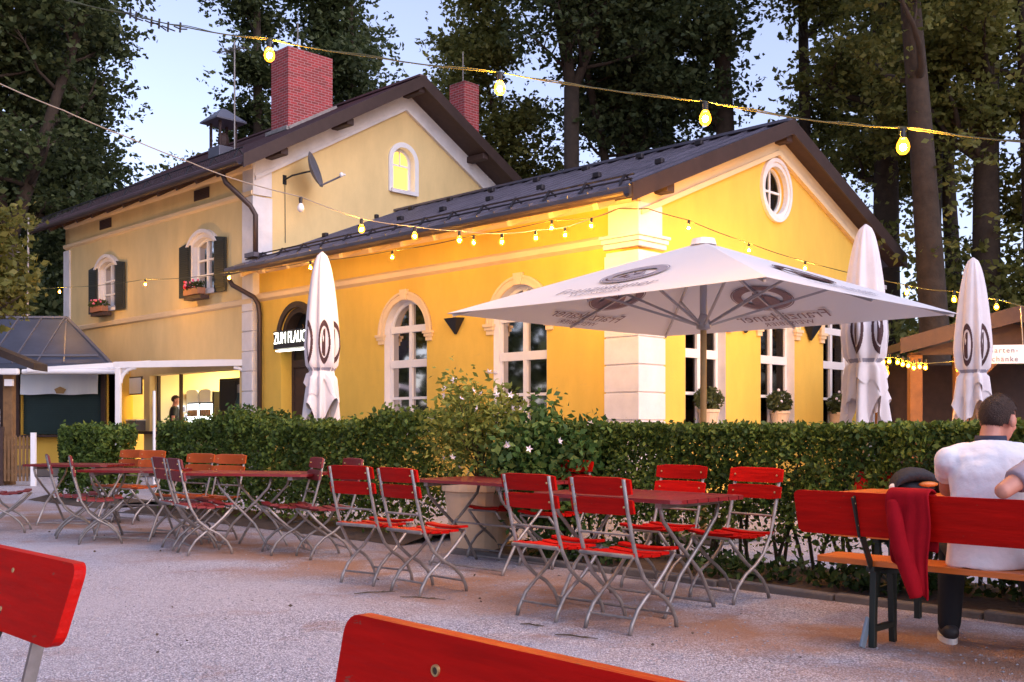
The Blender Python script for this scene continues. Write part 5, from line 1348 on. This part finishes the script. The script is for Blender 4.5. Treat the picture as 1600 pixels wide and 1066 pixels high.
# ---------------------------------------------------------------- trees
def tree(name, label, loc, H, r0, z0, cr, seed, n_leaf, lsize, m='leaf_dark', forks=1, lean=(0, 0), limb=1.0, clump_r=.66, low=0, fork_z=None, zmax=None, group='tall trees behind the guesthouse'):
    rg = np.random.default_rng(seed); r2 = random.Random(seed); t = empty(name, loc, 0, label, 'tree', group)
    b = MB(); tips = []
    def limb_(p, d, L, r, lev):
        pts = [p]; rs = [r]; n = 5; q = p.copy(); dd = d.copy()
        for i in range(n):
            dd = (dd + Vector((r2.gauss(0, .16), r2.gauss(0, .16), r2.gauss(.06, .10)))).normalized(); q = q + dd * L / n; pts.append(q.copy()); rs.append(r * (1 - .72 * (i + 1) / n))
        b.tube(pts, rs, 7 if lev < 2 else 5)
        for i in range(2, n + 1): tips.append((pts[i], lev))
        if lev < 2:
            for k in range(3 if lev == 0 else 2):
                i = r2.randint(2, n); a = r2.uniform(0, 2 * PI); nd_ = (dd * .6 + Vector((math.cos(a), math.sin(a), r2.uniform(-.15, .5)))).normalized(); limb_(pts[i], nd_, L * r2.uniform(.45, .7), rs[i] * .65, lev + 1)
    stems = []
    fz = fork_z or H * .35
    if forks == 1: stems.append((Vector((0, 0, 0)), Vector((lean[0], lean[1], 1)).normalized(), H, r0, 0.0))
    else:
        pts = [Vector((lean[0] * fz * f, lean[1] * fz * f, fz * f)) for f in (0, .02, .06, .5, 1)]; b.tube(pts, [r0 * 1.4, r0 * 1.15, r0, r0 * .92, r0 * .9], 10)
        for k in range(forks):
            a = 2 * PI * k / forks + r2.uniform(-.4, .4) + .3; sp = r2.uniform(.18, .40); stems.append((pts[-1] - Vector((0, 0, .2)), Vector((math.cos(a) * sp, math.sin(a) * sp * .6, 1)).normalized(), H - fz, r0 * .62, fz))
    for (p, d, L, r, zz) in stems:
        n = 12; pts = []; rs = []; q = p.copy(); dd = d.copy()
        for i in range(n + 1):
            f = i / n; pts.append(q.copy()); rs.append(max(.03, r * ((1.35 - 3.5 * f) if f < .1 and zz == 0 else (1 - .8 * f)) if f < .1 and zz == 0 else r * (1 - .80 * f)))
            dd = (dd + Vector((r2.gauss(0, .014), r2.gauss(0, .014), .01))).normalized(); q = q + dd * L / n
        b.tube(pts, rs, 10)
        for i in range(1, n + 1):
            if pts[i].z < z0: continue
            for k in range(2):
                a = r2.uniform(0, 2 * PI); f = (pts[i].z - z0) / max(.1, H - z0); Lb = cr * (1.0 - .5 * f) * r2.uniform(.6, 1.05) * limb
                limb_(pts[i], Vector((math.cos(a), math.sin(a), r2.uniform(.05, .6))).normalized(), Lb, max(.03, rs[i] * .42), 0)
    b.build('trunk', 'bark', t, smooth=True)
    T = np.array([tuple(p) for p, l in tips]); 
    if zmax: T = T[T[:, 2] < zmax]
    if low:
        a = rg.uniform(0, 6.28, low); rr_ = np.abs(rg.normal(0, .35, low)) + r0; zl = rg.uniform(z0 * .25, z0, low); T = np.vstack([T, np.stack([rr_ * np.cos(a), rr_ * np.sin(a), zl], 1)])
    nc = n_leaf // 6; idx = rg.integers(0, len(T), nc); g_ = rg.normal(size=(nc, 3)) * np.array((clump_r, clump_r, clump_r * .62)) * (.35 + .65 * rg.random((len(T), 1))[idx])
    P = np.repeat(T[idx] + g_, 6, 0) + rg.normal(size=(nc * 6, 3)) * lsize * np.array((.62, .62, .38))
    obj('crown', leaf_mesh('crown', P, lsize, rg, .62, m, .35, .45), t)
    return t
def TX(px, Y): return Vector(((px - 800) / F * Y, Y, 0))
TREES = [
 # name, label, px, depth, H, r0, z0, crown r, seed, leaves, size, mat, kwargs
 ('broad_tree', 'big dark leafy tree filling the left photo edge with thick forking limbs', 10, 36, 21, .42, 6, 3.2, 1, 30000, .30, 'leaf_dark', dict(forks=3, fork_z=7.5)),
 ('broad_tree', 'dense dark tree behind the left end of the tall house', 105, 43, 18, .40, 3.0, 2.5, 2, 34000, .32, 'leaf_dark', dict(clump_r=1.0)),
 ('broad_tree', 'low dark tree at the far left behind the kiosk', 60, 46, 11.5, .35, 1.5, 4.0, 3, 30000, .32, 'leaf_dark', dict(clump_r=1.2)),
 ('broad_tree', 'small rounded tree rising over the tall roof beside the open sky', 268, 52, 13.0, .28, 4, 2.4, 4, 11000, .30, 'leaf_mid', dict()),
 ('broad_tree', 'tall airy tree behind the vent cowl and the wide brick chimney', 408, 46, 24, .40, 7, 2.0, 5, 17000, .30, 'leaf_dark', dict()),
 ('broad_tree', 'dense tall tree directly behind the peak of the tall gable', 560, 47, 24, .45, 6, 3.1, 6, 34000, .32, 'leaf_dark', dict(clump_r=1.0)),
 ('slender_tree', 'slender pale tree with pointed top left of the narrow chimney', 728, 52, 19.5, .22, 9, 1.3, 7, 5500, .28, 'leaf_mid', dict()),
 ('forked_tree', 'tree with a bare trunk splitting into three upright limbs above the wing roof', 893, 31, 21, .32, 10.8, 2.3, 8, 12000, .25, 'leaf_dark', dict(forks=3, fork_z=11.2)),
 ('tall_tree', 'leaning thin-trunked tree at the right end of the tall roof', 880, 34, 15, .24, 6.5, 2.0, 9, 8000, .24, 'leaf_mid', dict(lean=(-.22, 0))),
 ('tall_tree', 'tall tree with double trunk behind the middle of the wing roof', 955, 33, 22, .30, 7.5, 2.2, 10, 14000, .25, 'leaf_dark', dict(forks=2, fork_z=8.8)),
 ('tall_tree', 'tall dark tree behind the wing ridge, between two thicker trunks', 1052, 35, 23, .42, 7, 2.6, 11, 19000, .26, 'leaf_dark', dict()),
 ('tall_tree', 'tall tree with broad straight trunk just left of the gable peak', 1143, 31, 24, .50, 8.5, 2.4, 12, 15000, .25, 'leaf_dark', dict()),
 ('tall_tree', 'tall leafy tree right behind the gable peak', 1262, 33, 23, .36, 6.0, 2.6, 13, 20000, .25, 'leaf_mid', dict()),
 ('tall_tree', 'tall thick-trunked tree rising behind the brightest bulb', 1383, 29, 24, .55, 6.8, 2.3, 14, 13000, .24, 'leaf_mid', dict(low=14)),
 ('tall_tree', 'tall straight-trunked tree right of the brightest bulb', 1452, 27, 24, .40, 7.0, 2.1, 15, 11000, .23, 'leaf_mid', dict(low=12)),
 ('tall_tree', 'tall slim-trunked tree above the third closed parasol, left of the leafy trunk', 1500, 30, 23, .34, 7.0, 2.1, 16, 11000, .24, 'leaf_mid', dict(low=10)),
 ('tall_tree', 'tall tree with leaf-clad trunk above the garden hut', 1545, 26, 23, .50, 6.0, 2.3, 17, 14000, .23, 'leaf_mid', dict(low=50)),
 ('tall_tree', 'tall tree with low boughs at the right photo edge', 1622, 25, 23, .42, 5.0, 2.6, 18, 16000, .23, 'leaf_mid', dict(low=40)),
 ('orange_trunk_tree', 'lamp-lit thick trunk rising directly behind the garden hut roof', 1462, 22, 20, .42, 8.0, 3.0, 19, 7000, .22, 'leaf_mid', dict(low=16)),
]
for (nm, lb, px, Y, H, r0, z0, cr, sd_, n, ls, m, kw) in TREES:
    if px > 700: r0, n, ls = r0 * .80, int(n * 2.3), ls * .70
    else: n, ls = int(n * 1.6), ls * .72
    nm = 'tall_tree' if nm == 'orange_trunk_tree' else nm
    tree(nm, lb, TX(px, Y), H, r0, z0, cr, sd_, n, ls, m, **kw)
tree('young_tree', 'young yellow-green tree with drooping leaves at the left edge by the thin pole', TX(-25, 21), 5.0, .05, 2.6, 1.1, 41, 3000, .15, 'leaf_mid', group='trees left of the house', clump_r=.35)
# background thickets
bush('thicket', 'dark undergrowth thicket behind the fairy lights, between gable wall and garden hut', 'shrubbery', TX(1440, 31), (4.5, 2.5, 2.6), 2.2, 15000, .22, 'leaf_mid', 51, 10, 0, (), 40, .6)
bush('thicket', 'dark leafy thicket at the right edge behind the garden hut', 'shrubbery', TX(1640, 26), (4.0, 2.5, 3.2), 2.8, 15000, .20, 'leaf_mid', 52, 10, 0, (), 40, .6)
bush('thicket', 'dark thicket behind the kiosk roof and the left house end', 'shrubbery', TX(40, 38), (7.0, 2.5, 3.6), 3.4, 20000, .26, 'leaf_dark', 53, 10, 0, (), 50, .6)
rg = np.random.default_rng(61); n = 90000
ang = rg.uniform(-1.75, 1.75, n); w_ = np.clip((np.abs(ang) - .62) / .3, 0, 1); Rr = rg.uniform(62, 80, n) * (1 - w_) + rg.uniform(36, 46, n) * w_; hgt = 5.5 + 8 * w_ + 2.5 * np.sin(ang * 23) + 1.5 * np.sin(ang * 61) + 3.5 * (np.abs(ang) > .40) + 9 * w_  # nearer, taller side wings out of view, added to darken window reflections
P = np.stack([np.sin(ang) * Rr, np.cos(ang) * Rr, hgt * rg.random(n)], 1)
o = obj('woodland', leaf_mesh('woodland', P, .75, rg, .7, 'leaf_dark')); tag(o, 'far dark belt of woodland beyond the garden, unseen sides added to darken window reflections', 'woodland', kind='stuff')
# ---------------------------------------------------------------- people
def ell_ring(c, rx, ry, n=20, yaw=0, tilt=0):
    out = []
    for k in range(n):
        a = 2 * PI * k / n; v = Vector((rx * math.cos(a), ry * math.sin(a), 0))
        v.rotate(Matrix.Rotation(tilt, 3, 'Y')); v.rotate(Matrix.Rotation(yaw, 3, 'Z')); out.append(tuple(Vector(c) + v))
    return out
def limb(mb, pts, rs, n=12):
    """tapered limb with round ends, extra points make the taper smooth"""
    mb.tube(pts, rs, n)
    for p, r in ((pts[0], rs[0]), (pts[-1], rs[-1])): mb.ball(p, r, 12, 8)
    for p, r in zip(pts[1:-1], rs[1:-1]): mb.ball(p, r * .99, 12, 8)
def hand(mb, wrist, d, palm_n, s=1.0, curl=.5, side=1):
    """palm, four unequal bent fingers and a thumb leaving the side of the palm"""
    w = Vector(wrist); d = Vector(d).normalized(); nrm = Vector(palm_n).normalized(); x = d.cross(nrm).normalized() * side
    c = w + d * .045 * s
    for k in range(4):
        o = (k - 1.5) * .019 * s
        mb.tube([w + x * o * .55, w + d * .05 * s + x * o * .9, w + d * .092 * s + x * o], [.014 * s, .0135 * s, .0105 * s], 8)
        L = (.066, .078, .072, .056)[k] * s; p = w + d * .090 * s + x * o; ang = 0; pts = [p]; dd = d.copy()
        for j, fr in enumerate((.45, .32, .23)):
            ang = curl * (.5 + .25 * k * .3 + .35 * j); dd = (d * math.cos(ang * (j + 1) * .6) + nrm * math.sin(ang * (j + 1) * .6)).normalized(); p = p + dd * L * fr; pts.append(p)
        limb(mb, pts, [.0098 * s, .0092 * s, .0085 * s, .0072 * s], 8)
    t0 = w + d * .02 * s - x * .022 * s; limb(mb, [t0, t0 + d * .028 * s - x * .020 * s + nrm * .010 * s, t0 + d * .055 * s - x * .026 * s + nrm * .022 * s], [.0135 * s, .0105 * s, .0085 * s], 8)
def head(mb, c, yaw, pitch=0, s=1.0):
    M = Matrix.Translation(c) @ Matrix.Rotation(yaw, 4, 'Z') @ Matrix.Rotation(pitch, 4, 'Y') @ Matrix.Scale(s, 4)
    mb.ball((-.01, 0, .03), (.098, .078, .095), 20, 14, M); mb.ball((.022, 0, -.035), (.070, .062, .085), 18, 12, M); mb.ball((.045, 0, -.085), (.038, .036, .030), 12, 8, M)
    mb.ball((.092, 0, -.012), (.020, .013, .028), 10, 8, M); mb.ball((.102, 0, -.026), (.015, .017, .012), 10, 8, M)
    mb.ball((.080, 0, .030), (.018, .052, .012), 12, 6, M); mb.ball((.084, 0, -.060), (.012, .026, .007), 10, 6, M); mb.ball((.083, 0, -.071), (.013, .022, .007), 10, 6, M)
    for k in (-1, 1): mb.ball((-.005, k * .086, -.005), (.026, .015, .036), 10, 8, M); mb.ball((.058, k * .045, -.025), (.022, .020, .020), 10, 6, M)
    return M
def head_extras(M, par, hairm, short=True, crop=.0):
    for k in (-1, 1):
        b = MB(); b.ball((.078, k * .031, .010), (.010, .014, .008), 10, 6, M); e = b.build('eye', 'sign_white', par, smooth=True)
        b = MB(); b.ball((.0855, k * .031, .010), (.004, .006, .006), 8, 5, M); b.build('iris', 'hair_brown', e, smooth=True)
        b = MB(); b.ball((.092, k * .032, .036), (.006, .020, .004), 8, 5, M); b.build('eyebrow', hairm, par)
    hb = MB(); n, m = 40, 22; rg = random.Random(5); grid = {}
    for i in range(m + 1):
        ph = -PI / 2 + PI * i / m
        for k in range(n):
            a = 2 * PI * k / n; p = Vector((math.cos(ph) * math.cos(a), math.cos(ph) * math.sin(a), math.sin(ph)))
            j = 1 + rg.uniform(-.012, .022)
            q = Vector((-.012 + .1045 * p.x * j, .0835 * p.y * j, .032 + .1015 * p.z * j)); grid[i, k] = q
    ok = lambda q: (q.z > .050 + .35 * max(0, q.x - .02)) or (q.x < -.02 and q.z > -.040 + .3 * max(0, q.x + .06)) or (q.x < .012 and q.z > .02)
    vs = []; ix = {}
    for k_, q in grid.items(): ix[k_] = len(vs); vs.append(M @ q)
    fs = []
    for i in range(m):
        for k in range(n):
            ids = [(i, k), (i, (k + 1) % n), (i + 1, (k + 1) % n), (i + 1, k)]
            if all(ok(grid[t_]) for t_ in ids): fs.append(tuple(ix[t_] for t_ in ids))
    hb.add(vs, fs); h = hb.build('hair', hairm, par, smooth=True); s = h.modifiers.new('solid', 'SOLIDIFY'); s.thickness = .006; s.offset = 0
    rs = np.random.default_rng(9); sel = [fs[i] for i in rs.integers(0, len(fs), 2600)]; tb = MB(); ctr = M @ Vector((-.012, 0, .032)); dn = (M.to_3x3() @ Vector((.35, 0, -.9)))
    for f in sel:
        q = [hb.v[i] for i in f]; w = rs.dirichlet((1, 1, 1, 1)); p = sum((Vector(a) * b_ for a, b_ in zip(q, w)), Vector()); nn = (p - ctr).normalized()
        d = (dn - nn * dn.dot(nn)); d = (d.normalized() + Vector(rs.normal(size=3)) * .35).normalized(); sx = d.cross(nn).normalized() * .0012
        a = p + nn * .002; e = p + d * rs.uniform(.012, .022) + nn * rs.uniform(.004, .009); tb.add([a - sx, a + sx, e], [(0, 1, 2)])
    tb.build('hair_strands', hairm, h)
def torso_rings(spine, k=1.0, add=0.0):
    return [ell_ring(c, rx * k + add, ry * k + add, 24, yaw, tilt) for (c, rx, ry, yaw, tilt) in spine]
def person(loc, yaw, label, spine, neck, headc, head_yaw, head_pitch, arms, legs, shirt_m, trous_m, shoe=True, sleeve=.55, hem=None, hand_dir=None, collar=None, head_s=1.0, sole=True, voxel=.0085, cloth_vox=.011):
    t = empty('person', loc, yaw, label, 'person'); b = MB()
    b.rings(torso_rings(spine)); limb(b, [neck[0], neck[1]], [.062, .056]); limb(b, [Vector(neck[0]) - Vector((0, 0, .05)), neck[0]], [.085, .068])
    M = head(b, Vector(headc), head_yaw, head_pitch, head_s)
    for (sh, el, wr, hd, pn, sd_, cu) in arms:
        sh, el, wr = Vector(sh), Vector(el), Vector(wr)
        limb(b, [sh, sh.lerp(el, .4), el, el.lerp(wr, .35), wr], [.056, .050, .041, .041, .029]); hand(b, wr, hd, pn, 1.0, cu, sd_)
    for (hp, kn, an, tdir) in legs:
        hp, kn, an = Vector(hp), Vector(kn), Vector(an); limb(b, [hp, hp.lerp(kn, .5), kn, kn.lerp(an, .35), an], [.088, .075, .056, .055, .038])
        td = Vector(tdir).normalized(); limb(b, [an - Vector((0, 0, .045)), an + td * .08 - Vector((0, 0, .055)), an + td * .15 - Vector((0, 0, .062))], [.032, .030, .022])
    body = remesh(b, voxel, 'body', 'skin', t, 3)
    head_extras(M, t, 'hair_brown')
    sb = MB(); top = [r for r in spine if hem is None or r[0][2] >= hem]
    sb.rings(torso_rings(top, 1.05, .012))
    for (sh, el, wr, hd, pn, sd_, cu) in arms:
        sh, el = Vector(sh), Vector(el); e2 = sh.lerp(el, sleeve); limb(sb, [sh.lerp(Vector(neck[0]), .35), sh, sh.lerp(e2, .6)], [.070, .074, .070]); sb.tube([sh.lerp(e2, .5), e2], [.070, .068], 14)
    so_ = remesh(sb, cloth_vox, 'shirt', shirt_m, t, 5)
    for nm_, sz_, st_ in (('folds', .16, .022), ('creases', .05, .008)):
        if nm_ not in bpy.data.textures: tx = bpy.data.textures.new(nm_, 'CLOUDS'); tx.noise_scale = sz_; tx.noise_depth = 1
        dm = so_.modifiers.new(nm_, 'DISPLACE'); dm.texture = bpy.data.textures[nm_]; dm.strength = st_; dm.mid_level = .45; dm.texture_coords = 'LOCAL'
    tb = MB(); low = [r for r in spine if r[0][2] <= (spine[0][0][2] + .24)]
    tb.rings(torso_rings(low, 1.03, .006))
    for (hp, kn, an, tdir) in legs:
        hp, kn, an = Vector(hp), Vector(kn), Vector(an); limb(tb, [hp, hp.lerp(kn, .5), kn, kn.lerp(an, .4), an + Vector((0, 0, .02))], [.100, .088, .074, .072, .062])
    remesh(tb, cloth_vox, 'trousers', trous_m, t, 3)
    for (hp, kn, an, tdir) in legs:
        an = Vector(an); td = Vector(tdir).normalized(); f = MB(); g0 = an - Vector((0, 0, an.z)); 
        limb(f, [g0 - td * .045 + Vector((0, 0, .062)), g0 + td * .06 + Vector((0, 0, .060)), g0 + td * .155 + Vector((0, 0, .046))], [.046, .046, .034]); f.tube([an + Vector((0, 0, .03)), an - Vector((0, 0, .02))], [.048, .05], 12)
        s_ = remesh(f, .009, 'shoe', 'shoe_dark', t, 3)
        f = MB(); sx = td.cross(Vector((0, 0, 1))); pl_ = []
        for k in range(20):
            a = 2 * PI * k / 20; q = g0 + td * (.055 + .145 * math.cos(a)) + sx * (.048 * math.sin(a)); pl_.append((q.x, q.y))
        f.extrude([pl_], lambda s, z, d: (s, z, d), .0, .030); f.build('sole', 'sole_white', s_, bevel=.004)
    if collar:
        c = MB(); n0, n1 = Vector(neck[0]), Vector(neck[1]); p = n0.lerp(n1, .30); c.rings([ell_ring(p - Vector((0, 0, .03)), .088, .084, 24), ell_ring(p + Vector((-.004, 0, .022)), .079, .076, 24)], cap=False); o = c.build('collar', collar, t, smooth=True); s = o.modifiers.new('solid', 'SOLIDIFY'); s.thickness = .008
    return t, M
# the man in white on the bench: x forward
SP1 = [((0.00, 0, .47), .130, .175, 0, 0), ((.0, 0, .55), .122, .170, 0, 0), ((.0, 0, .64), .108, .160, 0, .03), ((.0, -.005, .74), .102, .158, 0, .05), ((.015, -.012, .84), .105, .168, 0, .08), ((.04, -.018, .94), .106, .182, 0, .14), ((.07, -.022, 1.02), .098, .185, 0, .2), ((.10, -.024, 1.07), .080, .152, 0, .25), ((.12, -.026, 1.105), .058, .095, 0, .25)]
pm, M1 = person((2.44, 5.42, 0), R(72), 'man in white t-shirt with navy collar sitting on the red bench, back to us', SP1,
    ((.125, -.026, 1.10), (.155, -.04, 1.175)), (.190, -.075, 1.222), R(-40), R(10),
    [((.07, .175, 1.015), (.30, .17, .85), (.50, .06, .83), (1, -.35, 0), (0, 0, -1), 1, .5), ((.07, -.215, 1.01), (.25, -.27, .85), (.47, -.10, .83), (1, .3, 0), (0, 0, -1), -1, .6)],
    [((.03, .09, .545), (.44, .13, .53), (.40, .15, .085), (1, .1, 0)), ((.03, -.09, .545), (.43, -.22, .53), (.34, -.34, .085), (1, -.1, 0))], 'shirt_white', 'trousers', collar='navy', hem=.45)
# second guest, mostly outside the photo, elbow on the bench back
SP2 = [((0, 0, .47), .135, .185, 0, 0), ((.0, 0, .56), .130, .182, 0, 0), ((.0, 0, .66), .120, .178, 0, 0), ((.0, 0, .78), .115, .185, 0, 0), ((.0, 0, .90), .12, .20, 0, .03), ((.01, 0, 1.0), .112, .205, 0, .05), ((.02, 0, 1.06), .09, .17, 0, .1), ((.03, 0, 1.10), .062, .10, 0, .1)]
G2 = Vector((2.75, 4.99, 0)); G2A = R(62)
def g2(x, y, z): return tuple(Matrix.Rotation(-G2A, 3, 'Z') @ (Vector((x, y, z)) - G2))
person(G2, G2A, 'guest in grey t-shirt at the right edge resting an elbow on the red bench back', SP2,
    ((.035, 0, 1.10), (.06, 0, 1.19)), (.075, 0, 1.24), R(10), R(5),
    [((.01, .20, 1.02), g2(2.335, 5.02, .885), g2(2.50, 5.22, .92), (.6, -.6, .2), (0, -.4, -1), 1, .6), ((.01, -.20, 1.02), (.20, -.26, .84), (.42, -.12, .82), (1, .3, 0), (0, 0, -1), -1, .5)],
    [((.03, .09, .545), (.44, .13, .53), (.45, .15, .085), (1, .1, 0)), ((.03, -.09, .545), (.44, -.14, .53), (.45, -.16, .085), (1, -.1, 0))], 'shirt_grey', 'trousers', collar=None, hem=.45, cloth_vox=.012, sleeve=.72)
# third guest opposite, a sliver at the edge
person((3.62, 6.45, 0), R(-138), 'guest in striped pale shirt beyond the orange table, cut by the photo edge', SP2,
    ((.035, 0, 1.10), (.06, 0, 1.19)), (.075, 0, 1.24), R(0), R(0),
    [((.01, .20, 1.02), (.20, .26, .86), (.40, .12, .83), (1, -.3, 0), (0, 0, -1), 1, .5), ((.01, -.20, 1.02), (.20, -.26, .86), (.42, -.12, .83), (1, .3, 0), (0, 0, -1), -1, .5)],
    [((.03, .09, .545), (.40, .12, .53), (.42, .14, .085), (1, .1, 0)), ((.03, -.09, .545), (.42, -.14, .53), (.42, -.16, .085), (1, -.1, 0))], 'shirt_stripe', 'jeans_blue', hem=.45, voxel=.012, cloth_vox=.014)
o = make_bench(-2.2, 0, .87, .235, 'red bench on the far side of the orange table, almost wholly hidden'); p = Vector((3.35, 7.0, 0)); o.location = p; o.rotation_euler = (0, 0, BA + PI); 
for ch in o.children: pass
o.location = (2.02 + .98 * math.cos(BA) + 1.9 * math.sin(BA) * .9, 6.5 + .98 * math.sin(BA) - 1.9 * math.cos(BA) * .9, 0)
# barman behind the counter
SP3 = [((0, 0, .86), .12, .165, 0, 0), ((0, 0, .96), .118, .165, 0, 0), ((0, 0, 1.06), .105, .155, 0, 0), ((.0, 0, 1.18), .11, .175, 0, 0), ((.0, 0, 1.30), .118, .195, 0, 0), ((.0, 0, 1.40), .105, .20, 0, 0), ((.0, 0, 1.46), .085, .165, 0, 0), ((.0, 0, 1.495), .06, .09, 0, 0)]
bp_ = site(.30, 15.55, .27)
person(bp_, R(12), 'barman in black t-shirt standing side-on behind the serving counter', SP3, ((.0, 0, 1.49), (.015, 0, 1.58)), (.03, 0, 1.65), 0, R(8),
    [((0, .20, 1.41), (.06, .24, 1.13), (.28, .18, 1.08), (1, -.1, -.1), (0, 0, -1), 1, .6), ((0, -.20, 1.41), (-.02, -.25, 1.12), (.16, -.22, .98), (.8, 0, -.5), (0, .3, -1), -1, .7)],
    [((0, .09, .88), (.03, .10, .48), (0, .10, .085), (1, .1, 0)), ((0, -.09, .88), (.0, -.10, .48), (-.04, -.10, .085), (1, -.1, 0))], 'shirt_black', 'jeans_blue', hem=.86, voxel=.012, cloth_vox=.014)
